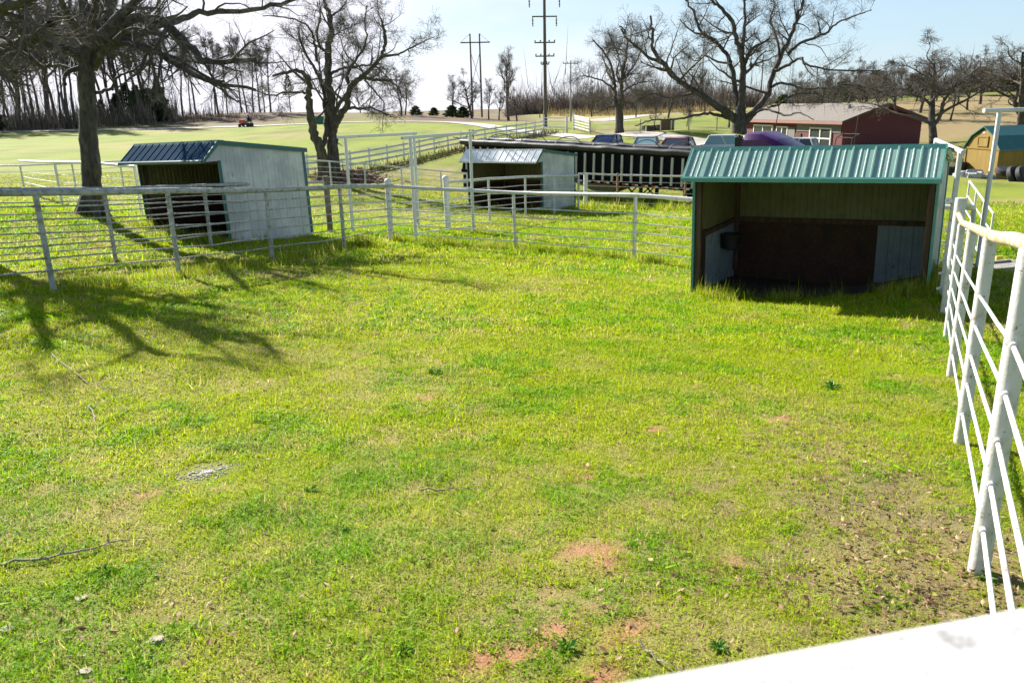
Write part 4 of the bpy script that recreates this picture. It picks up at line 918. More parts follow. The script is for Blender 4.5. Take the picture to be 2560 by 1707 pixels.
# ------------------------------------------------------------------ amber barn shaped shed
sA, sB = at(2405, 442, 58.5), at(2489, 449, 56.2); v = sB - sA; ws = float(np.linalg.norm(v[:2])); a = math.atan2(v[1], v[0])
t = thing('garden_shed', 'amber plywood shed with a blue green barn style roof', 'shed', (sA[0], sA[1], min(sA[2], sB[2])), a)
e1, k1z, kx, rz_ = 1.82, 2.45, .55, 2.95; Ls = 5.5
prof = [(0, -.2), (ws, -.2), (ws, e1), (ws - kx, k1z), (ws / 2, rz_), (kx, k1z), (0, e1)]
obj('wall', MB().prism(prof, 'y', 0, Ls), M['shed_yellow'], t)
up = [(-.14, e1 - .1), (kx - .05, k1z + .06), (ws / 2, rz_ + .1), (ws - kx + .05, k1z + .06), (ws + .14, e1 - .1)]
for q, nm in ((0, 'lower_roof'), (1, 'upper_roof'), (2, 'upper_roof'), (3, 'lower_roof')):
    (xa, za), (xb, zb_) = up[q], up[q + 1]
    obj(nm, MB().prism([(xa, za), (xb, zb_), (xb, zb_ + .07), (xa, za + .07)], 'y', -.12, Ls + .12), M['shed_roof'], t)
tr_ = MB().box((ws / 2, -.02, e1 - .02), (ws, .04, .1))
for x in (.06, ws - .06): tr_.box((x, -.022, e1 / 2 - .05), (.12, .045, e1 - .1))
obj('trim_board', tr_, M['shed_trim'], t)
wd = MB(); cx, cz = ws / 2 - .02, 2.22
for dx in (-.42, .42): wd.box((cx + dx, -.03, cz), (.08, .05, .58))
for dz in (-.27, .27): wd.box((cx, -.032, cz + dz), (.92, .05, .08))
f_ = obj('loft_hatch', wd, M['shed_trim'], t); obj('panel', MB().box((cx, -.012, cz), (.78, .03, .5)), M['shed_yellow'], f_)
obj('gable_vent', MB().prism([(cx - .16, 2.68), (cx + .16, 2.68), (cx, 2.8)], 'y', -.03, .0), M['frame_white'], t)
# things lying in front of it
def lump(name, label, cat, p, size, m, seed, group=None, n=7):
    R = np.random.default_rng(seed); mb = MB()
    for _ in range(n):
        c = R.uniform(-.5, .5, 3) * V(size) * .7; c[2] = abs(c[2]) * .8 + .05; s_ = V(size) * R.uniform(.15, .5, 3); q = Matrix.Rotation(R.uniform(0, PI), 3, 'Z') @ Matrix.Rotation(R.normal(0, .3), 3, 'X')
        mb.box(c, s_, rot=np.array(q), taper=R.uniform(.5, 1))
    return tag(obj(name, mb, m, None, loc=tuple(p), bevel=.01), label, cat, group)
lump('scrap_heap', 'crumpled pale scrap at the foot of the amber shed, nearer the green roof', 'scrap', gnd(on(2418, 445, 56.5)), (2.2, 1.0, 1.0), M['alu'], 3)
lump('scrap_heap', 'whitish scrap lying just under the amber shed gable', 'scrap', gnd(on(2450, 447, 55.2)), (1.9, .8, .7), M['scrap_white'], 9)
p = gnd(on(2386, 440, 58)); lump('machine', 'dark machine parts standing between the green roof and the amber shed', 'machine', p, (1.5, 1.2, 2.0), M['black_rubber'], 5, n=10)
for (px, py, D, lb) in ((2512, 452, 53.5, 'tyre lying flat on top by the amber shed side, highest of the pile'), (2534, 453, 53.2, 'black tyre leaning on the amber shed side wall'), (2556, 455, 53, 'half hidden tyre at the far end of the amber shed pile')):
    p = gnd(on(px, py, D)); tt = obj('tyre', MB().lathe((0, 0, 0), [(.32, -.16), (.5, -.17), (.58, -.1), (.58, .1), (.5, .17), (.32, .16)], 20), M['black_rubber'], None, loc=tuple(p + [0, 0, .52 if 'highest' in lb else .3]), smooth=.6)
    tt.rotation_euler = (.25, .1, 0) if 'highest' in lb else (1.1, .2, .5); tag(tt, lb, 'tyre', 'tyres by the amber shed')
# small things past the right hand fence
p = gnd(on(2500, 633, 17)); t = thing('stock_tank', 'low grey concrete trough in the grass beyond the right hand fence', 'trough', p, .3)
obj('basin', MB().box((0, 0, .2), (1.1, .5, .42), taper=1.04), M['concrete'], t, bevel=.02); obj('rim', MB().box((0, -.26, .42), (1.2, .06, .06)).box((0, .26, .42), (1.2, .06, .06)).box((-.57, 0, .42), (.06, .46, .06)).box((.57, 0, .42), (.06, .46, .06)), M['concrete'], t)
p = gnd(on(2506, 590, 18)); tag(obj('marker_stake', MB().box((0, 0, .2), (.1, .03, .55)).box((0, -.002, .5), (.13, .04, .1)), M['stake_yellow'], None, loc=tuple(p)), 'short yellow marker stake in the grass beyond the right hand fence', 'stake')
p = gnd(on(1667, 349, 80)); t = thing('crate', 'brown crate with a white frame beside the lane behind the maroon car', 'crate', p, -.5)
obj('planks', MB().box((0, 0, .5), (1.0, .7, 1.0)), M['crate_wood'], t); cf = MB()
for x in (-.52, .52):
    for y in (-.37, .37): cf.box((x, y, .52), (.1, .1, 1.06))
obj('frame', cf, M['frame_white'], t)
lump('stump', 'grey broken stump beside the lean tree by the lane', 'stump', gnd(on(1632, 345, 81)), (2.0, 1.2, 1.6), M['bark'], 12)

# ------------------------------------------------------------------ utility poles
def pole(label, p, h, r, m, arms=(), rz=0., lean=0.):
    t = thing('utility_pole', label, 'utility pole', p, rz, 'utility poles'); obj('shaft', MB().tube([(0, 0, -.5), (lean * h, 0, h)], [r, r * .6], 12), m, t, smooth=.8)
    for z, half, drop in arms:
        a_ = obj('crossarm', MB().box((lean * z, 0, z), (2 * half, .14, .14)), m, t)
        if drop > 0:
            for s in (-1, 1): obj('insulator', MB().lathe((lean * z + s * half * .95, 0, z - drop), [(.03, 0), (.11, .05), (.06, .2), (.11, .35), (.06, .5), (.1, .65), (.03, drop)], 8), M['insul'], a_)
        elif drop < 0:
            for s in (-1, -.45, .45, 1): obj('insulator', MB().lathe((lean * z + s * half * .95, 0, z + .07), [(.04, 0), (.09, .08), (.09, .2), (.03, .26)], 8), M['insul'], a_)
    return t
p = on(1364, 322, 102); hs = [hgt(p, y) for y in (42, 107, 141, 161)]
pole('tallest dark utility pole with three crossarms, rising past the top of the view', p, hgt(p, -70), .24, M['wood_pole'], ((hgt(p, -8), 1.9, 1.2), (hs[0], 1.5, 1.1), (hs[1], 1.25, -1), (hs[2], 1.15, -1), (hs[3], .5, -1)), .12)
p = on(1427, 306, 146); pole('pale utility pole with one crossarm behind the open road gate', p, hgt(p, 152), .17, M['pole_pale'], ((hgt(p, 159), 1.35, -1),), .05)
pa, pb = on(1182, 295, 190), on(1205, 295, 190); t = thing('power_line_frame', 'twin pole power line support with one long crossarm', 'power pylon', pa, 0)
h_ = hgt(pa, 85)
for p_ in (pa, pb): obj('pole', MB().tube([V(p_) - [0, 0, 1], V(p_) + [0, 0, h_]], [.24, .16], 8), M['wood_pole'], t, world=True)
z_ = hgt(pa, 107); obj('crossarm', MB().beam(V(pa) + [-2.2, 0, z_ - pa[2] * 0], V(pb) + [2.3, 0, z_], .3, .25), M['wood_pole'], t, world=True)
br = MB(); br.beam(V(pa) + [0, 0, z_ - 2], V(pb) + [0, 0, z_ - 9], .1, .1); br.beam(V(pb) + [0, 0, z_ - 2], V(pa) + [0, 0, z_ - 9], .1, .1)
br.beam(V(pa) + [0, 0, h_], V(pa) + [-2.2, 0, z_], .06, .06); br.beam(V(pb) + [0, 0, h_], V(pb) + [2.2, 0, z_], .06, .06); obj('brace', br, M['wood_pole'], t, world=True)
p = on(1752, 288, 205); pole('slim utility pole half hidden in the left limbs of the great oak', p, hgt(p, 92), .17, M['wood_pole'], ((hgt(p, 114), 1.4, -1),))
p = on(1899, 290, 180); pole('far slim utility pole right of the great oak trunk', p, hgt(p, 138), .16, M['wood_pole'], ())
p = gnd(on(1968, 345, 96)); t = thing('radio_mast', 'slender lattice mast rising behind the right limbs of the great oak', 'mast', p, .4)
hm = 21; lm = MB()
for k in range(3): lm.cyl((.2 * math.cos(k * 2.094), .2 * math.sin(k * 2.094), 0), (.2 * math.cos(k * 2.094), .2 * math.sin(k * 2.094), hm), .022, 5)
obj('uprights', lm, M['wire'], t); lb_ = MB()
for q in range(int(hm / .5)):
    for k in range(3):
        a1, a2 = k * 2.094, (k + 1) * 2.094; lb_.cyl((.2 * math.cos(a1), .2 * math.sin(a1), q * .5), (.2 * math.cos(a2), .2 * math.sin(a2), q * .5 + .5), .01, 3)
obj('lacing', lb_, M['wire'], t)

# ------------------------------------------------------------------ red mower with its driver, green dumpster
p = gnd(on(616, 317, 121)); t = thing('riding_mower', 'tiny orange red riding mower on the far field edge', 'mower', p, 2.9)
obj('hood', MB().box((.55, 0, .72), (.8, .62, .5), taper=.85), M['orange'], t, bevel=.04); obj('deck', MB().box((-.1, 0, .36), (1.5, .9, .2)), M['black_rubber'], t); obj('seat', MB().box((-.5, 0, .72), (.5, .5, .14)).box((-.75, 0, .95), (.1, .5, .45)), M['black_rubber'], t)
for x, r_ in ((-.55, .3), (.75, .22)):
    for s in (-1, 1): wheel(t, x, s * .46, r_, .22)
def person(label, p, rz):
    me = bpy.data.meshes.new('person')
    J = [(0, 0, .95), (0, 0, 1.2), (.03, 0, 1.42), (.05, 0, 1.56), (.08, 0, 1.72), (.4, -.1, .92), (.48, -.1, .5), (.6, -.1, .46), (.4, .1, .92), (.48, .1, .5), (.6, .1, .46), (.05, -.2, 1.4), (.25, -.24, 1.18), (.48, -.15, 1.2), (.05, .2, 1.4), (.25, .24, 1.18), (.48, .15, 1.2)]
    E_ = [(0, 1), (1, 2), (2, 3), (3, 4), (0, 5), (5, 6), (6, 7), (0, 8), (8, 9), (9, 10), (2, 11), (11, 12), (12, 13), (2, 14), (14, 15), (15, 16)]
    Rr = [.16, .16, .17, .06, .105, .085, .06, .05, .085, .06, .05, .07, .05, .04, .07, .05, .04]
    me.from_pydata(J, E_, []); o = link('person', me); me.materials.append(M['navy_cloth']); o.location = p; o.rotation_euler = (0, 0, rz)
    s = o.modifiers.new('skin', 'SKIN'); ly = me.skin_vertices[0] if len(me.skin_vertices) else None
    if ly is None: return o
    for q, r_ in zip(ly.data, Rr): q.radius = (r_, r_)
    ly.data[0].use_root = True; o.modifiers.new('sub', 'SUBSURF').render_levels = 2
    tag(o, label, 'person')
    cap = obj('cap', MB().lathe((.08, 0, 1.72), [(.125, -.02), (.125, .06), (.09, .13), (.005, .15)], 14), M['hair'], o, smooth=.8)
    obj('face', MB().lathe((.12, 0, 1.66), [(.03, -.08), (.075, -.05), (.09, .02), (.085, .06)], 12), M['skin'], o, smooth=.8)
    return o
person('person in navy clothes and pale cap riding the far red mower', tuple(p + [-.5 * math.cos(2.9), -.5 * math.sin(2.9), -.18]), 2.9)
p = gnd(on(798, 315, 116)); t = thing('dumpster', 'dark green dumpster seen between the twin trunks at the road', 'dumpster', p, .1)
obj('bin', MB().prism([(-.7, .1), (.6, .1), (.75, .95), (-.75, 1.1)], 'y', -.6, .6), M['green_paint'], t); obj('lid', MB().box((0, 0, 1.08), (1.56, 1.26, .06), rot=np.array(Matrix.Rotation(.1, 3, 'Y'))), M['white_marker'], t)

# ------------------------------------------------------------------ small things on the ground
def stick(label, pts, r0, side=(), m='dead_stick', lay=.02):
    P = []
    for px, py in pts: q = gxy(px, py); P.append(np.array([q[0], q[1], gz1(q[0], q[1]) + lay]))
    c = P[0]; Q = []
    for a_, b_ in zip(P[:-1], P[1:]):
        for u in np.linspace(0, 1, 5)[:-1]: Q.append(a_ * (1 - u) + b_ * u + rng.normal(0, .006, 3))
    Q.append(P[-1]); mb = MB().tube(Q, np.linspace(r0, r0 * .3, len(Q)), 6)
    for (i, dx, dy, dz) in side: mb.tube([Q[i], Q[i] + [dx * .5, dy * .5, dz * .6 + .01], Q[i] + [dx, dy, dz]], [r0 * .6, r0 * .45, r0 * .2], 5)
    return tag(obj('fallen_branch', mb, M[m], None, world=True, loc=tuple(c)), label, 'branch', 'sticks on the grass')
stick('long grey forked stick lying at the lower left of the grass', [(-20, 1300), (90, 1287), (190, 1272), (275, 1248), (333, 1243)], .007, ((6, .02, .06, .02), (11, -.03, .06, .03), (4, .06, -.01, .01), (9, .1, .01, .01)))
stick('thin pale curved twig in the middle of the grass', [(970, 1127), (1040, 1131), (1085, 1122), (1135, 1126)], .005)
stick('pale dry branch with side shoots in the shade at left', [(120, 815), (200, 880), (255, 897), (310, 908)], .006, ((3, .12, .06, .03), (6, -.06, .12, .02)))
stick('straight thin straw stalk near the white rail', [(1465, 1500), (1520, 1535), (1565, 1556)], .005)
stick('bent thin stick across the shaded grass, under the pale dry branch', [(205, 935), (215, 958), (222, 975)], .008)
def stone(label, px, py, s):
    q = gxy(px, py); R = np.random.default_rng(int(px)); bm_ = MB().lathe((0, 0, 0), [(.3 * s, -.3 * s), (.85 * s, -.1 * s), (s, .12 * s), (.75 * s, .45 * s), (.35 * s, .6 * s), (.02, .62 * s)], 12)
    bm_.v[0] *= 1 + R.normal(0, .16, bm_.v[0].shape) * [1, 1, .6]; bm_.v[0][:, 0] *= 1.3
    return tag(obj('stone', bm_, M['stone'], None, loc=(q[0], q[1], gz1(q[0], q[1]) - .1 * s), smooth=1.), label, 'stone', 'small stones in the grass')
stone('largest tan stone low at left in the grass', 360, 1470, .03); stone('tan stone at the very bottom, left of the red earth patches', 195, 1545, .026); stone('small tan stone at the left edge near the bottom', 15, 1443, .022)
stone('stone just above the largest tan stone, left of the long stick tip', 185, 1368, .02)
def rosette(label, px, py, s, n=14):
    q = gxy(px, py); R = np.random.default_rng(int(px + py)); mb = MB(); c = np.array([q[0], q[1], gz1(q[0], q[1])])
    for k in range(n):
        a_ = R.uniform(0, 2 * PI); l_ = s * R.uniform(.6, 1.2); e = R.uniform(.25, .9); d_ = np.array([math.cos(a_) * math.cos(e), math.sin(a_) * math.cos(e), math.sin(e)]); sd = np.array([-math.sin(a_), math.cos(a_), 0]) * l_ * .13
        p1 = d_ * l_ * .55; p2 = d_ * l_ - [0, 0, l_ * .25]; mb.add([[0, 0, 0], p1 - sd, p2, p1 + sd], [(0, 1, 2), (0, 2, 3)])
    return tag(obj('weed', mb, M['weed'], None, loc=tuple(c)), label, 'weed', 'leafy weeds in the paddock')
M['weed'] = leafmat('weed leaves', attr=False, color=(.09, .24, .03), trans=.4, rough=.5)
for lb, px, py, s in (('dark leafy weed below the long forked stick', 238, 1315, .11), ('dark leafy weed with its own shadow above the middle red earth', 1000, 862, .17), ('blue green weed tuft at the centre of the lower grass', 790, 1222, .1), ('leafy weed tuft beside the lower red earth patches', 1305, 1500, .1),
                      ('leafy weed at the right, under the leaf litter by the white post', 2265, 1332, .1), ('weed tuft low in the middle, left of the red earth', 930, 1500, .09), ('weed tuft near the white rail at the bottom', 1650, 1500, .09), ('weed cluster right of the gravel patch', 715, 1125, .1), ('broad weed midway along the right hand grass', 1910, 890, .2)):
    rosette(lb, px, py, s * .55, 22)
# brush heap under the twin trunk tree
bp_ = gnd(on(868, 457, 43.5)); mb = MB(); R = np.random.default_rng(5)
for _ in range(520):
    u = R.normal(0, .42, 2); x, y = u[0] * 2.6, u[1] * .9; zmax = .75 * math.exp(-(u[0] ** 2 + u[1] ** 2) * 1.6); z = R.uniform(0, 1) * zmax; a_ = R.uniform(0, PI); e = R.normal(0, .4); l_ = R.uniform(.25, .9)
    d_ = np.array([math.cos(a_) * math.cos(e), math.sin(a_) * math.cos(e), math.sin(e)]) * l_ / 2; c = np.array([x, y, z + .04]); mb.beam(c - d_, c + d_, R.uniform(.02, .09), R.uniform(.015, .05))
M['brush_heap'] = mat('red brown brush', [(.36, .21, .15), ((.2, .11, .07), 6, .45, .65), ((.46, .34, .28), 11, .56, .7)], .9)
tag(obj('brush_heap', mb, M['brush_heap'], None, loc=tuple(bp_)), 'heap of red brown brush and bark beside the twin trunk tree', 'brush heap')
print('things', round(time.time() - T0, 1))
# ------------------------------------------------------------------ trees
class Wood:
    """branches collected as (points, radii); built as one mesh of tapering tubes"""
    def __init__(s): s.b = {}
    def add(s, P, r, n):
        P = np.asarray(P, float); s.b.setdefault((len(P), n), []).append((P, np.asarray(r, float)))
    def mesh(s, name, m, base):
        VV, QQ, off = [], [], 0
        for (k, n), L in s.b.items():
            P = np.stack([q[0] for q in L]) - base; r = np.stack([q[1] for q in L]); B = len(L)
            t = np.gradient(P, axis=1); t /= np.linalg.norm(t, axis=2, keepdims=True) + 1e-9
            ref = np.where(np.abs(t[:, :1, 2:3]) < .8, np.array([0, 0, 1.]), np.array([1., 0, 0]))
            u = np.cross(t, np.broadcast_to(ref, t.shape)); u /= np.linalg.norm(u, axis=2, keepdims=True) + 1e-9
            w = np.cross(t, u); a = np.linspace(0, 2 * PI, n, endpoint=False)
            v = P[:, :, None] + r[:, :, None, None] * (np.cos(a)[None, None, :, None] * u[:, :, None] + np.sin(a)[None, None, :, None] * w[:, :, None])
            VV.append(v.reshape(-1, 3)); ii = np.arange(B * k * n).reshape(B, k, n) + off; off += B * k * n
            jj = np.roll(ii, -1, axis=2)
            QQ.append(np.stack([ii[:, :-1], jj[:, :-1], jj[:, 1:], ii[:, 1:]], -1).reshape(-1, 4))
        return fast_mesh(name, np.concatenate(VV), quads=np.concatenate(QQ), m=m, smooth=True)
def smooth_path(P, sub=4):
    P = np.asarray(P, float); Q = []
    E_ = np.r_[[2 * P[0] - P[1]], P, [2 * P[-1] - P[-2]]]
    for i in range(1, len(E_) - 2):
        p0, p1, p2, p3 = E_[i - 1:i + 3]
        for t in np.linspace(0, 1, sub, endpoint=False):
            Q.append(.5 * (2 * p1 + (p2 - p0) * t + (2 * p0 - 5 * p1 + 4 * p2 - p3) * t * t + (3 * p1 - p0 - 3 * p2 + p3) * t ** 3))
    Q.append(P[-1]); return np.array(Q)
SIDES = {0: 12, 1: 8, 2: 6, 3: 4, 4: 3, 5: 3}
def unit(v): return v / (np.linalg.norm(v) + 1e-9)
def sprout(W, R, P, r, lev, maxlev, c):
    """children along a finished branch P with radii r"""
    if lev >= maxlev: return
    seg = np.linalg.norm(np.diff(P, axis=0), axis=1); L = seg.sum(); cum = np.r_[0, np.cumsum(seg)] / L
    n = max(2, int(R.normal(c['n'][lev], c['n'][lev] * .2)))
    if 'per_m' in c and lev <= 1: n = max(n, int(L * c['per_m'] * R.uniform(.8, 1.2)))
    L = min(L, c.get('cap', 9.))
    for t in np.sort(R.uniform(c['t0'][lev], 1.0, n)):
        i = min(np.searchsorted(cum, t), len(P) - 1); i = max(i, 1); u = (t - cum[i - 1]) / (cum[i] - cum[i - 1] + 1e-9)
        p = P[i - 1] * (1 - u) + P[i] * u
        if p[2] < c.get('zmin', -99): continue
        d0 = unit(P[i] - P[i - 1]); rr = r[i - 1] * (1 - u) + r[i] * u
        ang = math.radians(R.normal(c['ang'], 13)); q = R.normal(0, 1, 3); q = unit(q - d0 * (q @ d0))
        d = unit(d0 * math.cos(ang) + q * math.sin(ang) + np.array([0, 0, c['up']]))
        l_ = L * c['len'][lev] * R.uniform(.55, 1.25) * (1.15 - .55 * t); l_ = max(l_, c.get('lmin', .25))
        grow(W, R, p, d, l_, min(rr * .72, max(rr * R.uniform(.38, .62), c['rmin'])), lev + 1, maxlev, c)
def grow(W, R, p, d, L, r0, lev, maxlev, c):
    k = {1: 9, 2: 7, 3: 5, 4: 4, 5: 3}[lev]; P = [p]; st = L / (k - 1); w = c['wig'] * (1.15 if lev < 3 else .85)
    for _ in range(k - 1):
        d = unit(d + R.normal(0, w, 3) + np.array([0, 0, c['trop'] * (1 if lev < 3 else .4)])); P.append(P[-1] + d * st)
    P = np.array(P); r = np.linspace(r0, max(r0 * .3, c['rmin'] * .6), k)
    W.add(P, r, SIDES[lev]); sprout(W, R, P, r, lev, maxlev, c)
OAK = dict(n={0: 8, 1: 9, 2: 7, 3: 6, 4: 4}, t0={0: .35, 1: .18, 2: .15, 3: .1, 4: .1}, ang=52, len={0: .6, 1: .42, 2: .45, 3: .5, 4: .5}, up=.10, wig=.22, trop=.05, rmin=.006)
def roots(W, R, base, r, n=6):
    for k in range(n):
        a_ = k * 2 * PI / n + R.uniform(-.3, .3); d = np.array([math.cos(a_), math.sin(a_), 0])
        W.add([base + [0, 0, r * 1.6] + d * r * .45, base + [0, 0, r * .6] + d * r * 1.0, base + d * r * 1.55 + [0, 0, -.02], base + d * r * 2.3 + [0, 0, -.2]], np.array([.5, .45, .34, .15]) * r, 7)
def tree_obj(name, label, base, Wt, Wc, bark, twig, group='bare trees'):
    t = thing(name, label, 'tree', base, 0, group); link('trunk', Wt.mesh('trunk', bark, base), t); link('crown', Wc.mesh('crown', twig, base), t); return t
def led_tree(name, label, D, base_px, limbs, seed, c, maxlev=5, bark='bark', twig='twig', rootr=0):
    """limbs: (picture points, start radius, end radius, depth offset at start, at end, children?)"""
    R = np.random.default_rng(seed); Wt, Wc = Wood(), Wood(); base = gnd(on(base_px[0], base_px[1], D)); c = dict(c, zmin=base[2] + c.get('clear', 2.0))
    for (pts, r0, r1, d0, d1, ch) in limbs:
        n = len(pts); P = []
        for k, (px, py) in enumerate(pts):
            u = k / (n - 1); P.append(at(px, py, D + d0 + (d1 - d0) * u))
        P = np.array(P)
        if pts[0] == base_px or r0 < 0: P[0] = P[0] * 0 + np.array([P[0][0], P[0][1], gz1(P[0][0], P[0][1]) - .25]); r0 = abs(r0)
        if maxlev and c.get('slim'): r1 *= c['slim']; r0 = r0 * c['slim'] if ch else r0
        P = smooth_path(P, 5); L_ = np.linalg.norm(P[-1] - P[0]); P[1:-1] += R.normal(0, (.005 if ch else .002) * L_, P[1:-1].shape)
        r = r0 + (r1 - r0) * np.linspace(0, 1, len(P)) ** .8
        r = r * (1 + R.normal(0, .035, len(r)))
        Wt.add(P, r, 12 if r0 > .12 else 8)
        if ch: sprout(Wc, R, P, r, ch if ch > 1 else 1, maxlev, c)
    if rootr: roots(Wt, R, base, rootr)
    return tree_obj(name, label, base, Wt, Wc, M[bark], M[twig])
# the big tree by the dark roofed shed
c1_ = dict(OAK, n={0: 8, 1: 10, 2: 6, 3: 5, 4: 3}, per_m=1.05, cap=5.5, clear=2.8, slim=.85, up=.04, trop=.015, wig=.19, t0={0: .3, 1: .1, 2: .12, 3: .1, 4: .1}, len={0: .6, 1: .42, 2: .52, 3: .56, 4: .6}, rmin=.0035)
led_tree('oak_tree', 'big bare tree with a thick straight trunk left of the dark roofed shed', 25, (232, 538), [
    ([(232, 538), (228, 430), (222, 330), (217, 230), (215, 160), (220, 105)], .27, .22, 0, 0, 0),
    ([(220, 125), (290, 62), (350, 46), (420, 62), (480, 126), (522, 155), (640, 148)], 0.204, 0.065, 0, -2.5, 1), ([(224, 128), (330, 88), (440, 50), (520, 33), (660, 22), (760, -10)], 0.168, 0.052, 0, 2, 1),
    ([(222, 145), (300, 105), (365, 118), (450, 165), (520, 202), (640, 226)], 0.144, 0.0455, 0, -1, 1), ([(300, 105), (420, 140), (520, 195), (560, 204)], .07, .03, -.5, -3, 1),
    ([(216, 150), (150, 118), (80, 110), (-20, 138), (-120, 150)], 0.18, 0.078, 0, -2, 1), ([(222, 120), (268, 40), (300, -40), (320, -90)], 0.192, 0.078, 0, 3, 1), ([(219, 115), (206, 0), (200, -60), (204, -130)], 0.204, 0.078, 0, .5, 1),
    ([(216, 130), (120, 60), (40, -10), (-60, -70)], 0.168, 0.065, 0, 2.5, 1), ([(224, 115), (330, 15), (420, -50), (470, -80)], 0.168, 0.065, 0, -2.5, 1), ([(222, 110), (240, 10), (275, -70)], 0.144, 0.052, 0, -4, 1), ([(218, 118), (160, 20), (125, -60)], 0.144, 0.052, 0, -4, 1),
    ([(206, 168), (170, 180), (160, 200), (164, 212)], .07, .045, 0, -.5, 0), ([(236, 232), (275, 222), (288, 200), (310, 185), (370, 160), (430, 178)], .06, .02, 0, -1, 2), ([(236, 170), (265, 120), (330, 75), (420, 92)], 0.12, 0.039, 0, -3, 1), ([(214, 185), (150, 165), (90, 175), (20, 182)], .07, .02, 0, 2, 2)],
    11, c1_, rootr=.28)
# the neighbour outside the view on the left; its limbs come in at the top left corner
oD = 20.5; ob = gnd(on(-190, 560, oD))
led_tree('oak_tree', 'bare tree outside the left edge whose thick limb enters high at the left', oD, (-150, 592), [
    ([(-150, 592), (-146, 400), (-154, 250), (-155, 140)], .4, .28, 0, 0, 0), ([(-154, 170), (-60, 140), (0, 118), (60, 112), (130, 60)], .24, .09, 0, -3, 1), ([(-154, 215), (-50, 200), (-20, 176), (40, 182)], .11, .04, 0, -1, 1),
    ([(-155, 140), (-100, 20), (-60, -60), (60, -120)], .24, .09, 0, -3.5, 1), ([(-155, 140), (-180, 0), (-190, -140)], .24, .09, 0, 0, 1), ([(-155, 160), (-250, 100), (-370, 90)], .19, .07, 0, -2, 1), ([(-155, 150), (-110, 60), (-100, -80)], .2, .07, 0, -5, 1), ([(-155, 160), (-70, 90), (-20, 40), (90, -10)], .2, .07, 0, -5, 1), ([(-155, 150), (-230, 30), (-280, -80)], .2, .07, 0, -4, 1)],
    23, dict(c1_, per_m=.8), rootr=.42)
# twin trunk tree
def z2(*pts): return [(640 + x * .27234, y * .27234) for x, y in pts]
def z3(*pts): return [(1280 + x * .27234, y * .27234) for x, y in pts]
def z4(*pts): return [(1920 + x * .27234, y * .27234) for x, y in pts]
c2_ = dict(OAK, n={0: 8, 1: 11, 2: 7, 3: 5, 4: 3}, per_m=1.0, cap=6, clear=2.6, wig=.18, up=.05, trop=.03, rmin=.008, t0={0: .3, 1: .15, 2: .12, 3: .1, 4: .1}, len={0: .6, 1: .42, 2: .54, 3: .58, 4: .6})
t2b = z2((610, 1660))[0]
led_tree('oak_tree', 'dark bare tree with two trunks between the dark roofed shed and the overhead pipe frames', 43, t2b, [
    ([t2b] + z2((612, 1500), (600, 1390), (535, 1230), (500, 1050), (480, 900), (492, 780), (445, 680), (350, 655), (150, 700)), 0.33, 0.056, 0, -1.5, 2), (z2((598, 1370), (645, 1180), (632, 950), (605, 760), (545, 640), (420, 420), (385, 250)), 0.145, 0.048, 0, 2, 1),
    ([z2((705, 1660))[0]] + z2((702, 1400), (705, 1200), (690, 900), (670, 700), (665, 450), (692, 300), (680, 150), (640, 50), (600, -80)), -0.36, 0.056, .3, 1, 2), (z2((722, 1160), (775, 1050), (832, 980), (870, 800), (950, 720), (1085, 600), (1170, 480), (1192, 350), (1160, 200)), 0.204, 0.048, .3, -2, 1),
    (z2((838, 990), (950, 1000), (1050, 990), (1200, 1050), (1290, 1085)), 0.085, 0.024, -.3, -3, 1), (z2((955, 700), (1080, 735), (1210, 745), (1300, 800), (1350, 900)), 0.0935, 0.024, -1, 1, 1), (z2((1150, 520), (1300, 500), (1450, 430), (1640, 340)), 0.0765, 0.016, -1.5, -3, 1),
    (z2((685, 680), (760, 640), (860, 620), (1050, 600), (1150, 650), (1260, 790)), 0.085, 0.024, .3, 3, 1), (z2((495, 860), (400, 850), (250, 850), (150, 880), (0, 835)), 0.0765, 0.024, 0, -2, 1), (z2((560, 560), (540, 400), (480, 250), (310, 170), (60, 150)), 0.085, 0.024, 1, 3, 1),
    (z2((668, 480), (590, 440), (560, 300), (590, 150), (560, 20)), 0.085, 0.024, .3, -2, 1), (z2((690, 350), (780, 290), (930, 220)), 0.051, 0.016, .5, -1, 1), (z2((870, 800), (830, 700), (920, 550), (1010, 400), (1000, 200), (1020, 50)), 0.0935, 0.024, -.3, 1, 1), (z2((690, 150), (790, 80), (830, 0), (840, -80)), 0.0595, 0.016, .5, 2, 1),
    (z2((1000, 740), (1100, 850), (1180, 950), (1170, 1000)), 0.051, 0.016, -1, -3, 2), (z2((550, 1090), (600, 1050), (640, 1000)), 0.0595, 0.04, 0, 0, 0), (z2((740, 1310), (770, 1325), (795, 1345)), 0.034, 0.012, .2, -.6, 0), (z2((640, 950), (720, 860), (800, 720), (790, 500), (870, 350)), 0.0595, 0.016, .2, 2, 1)],
    31, c2_)
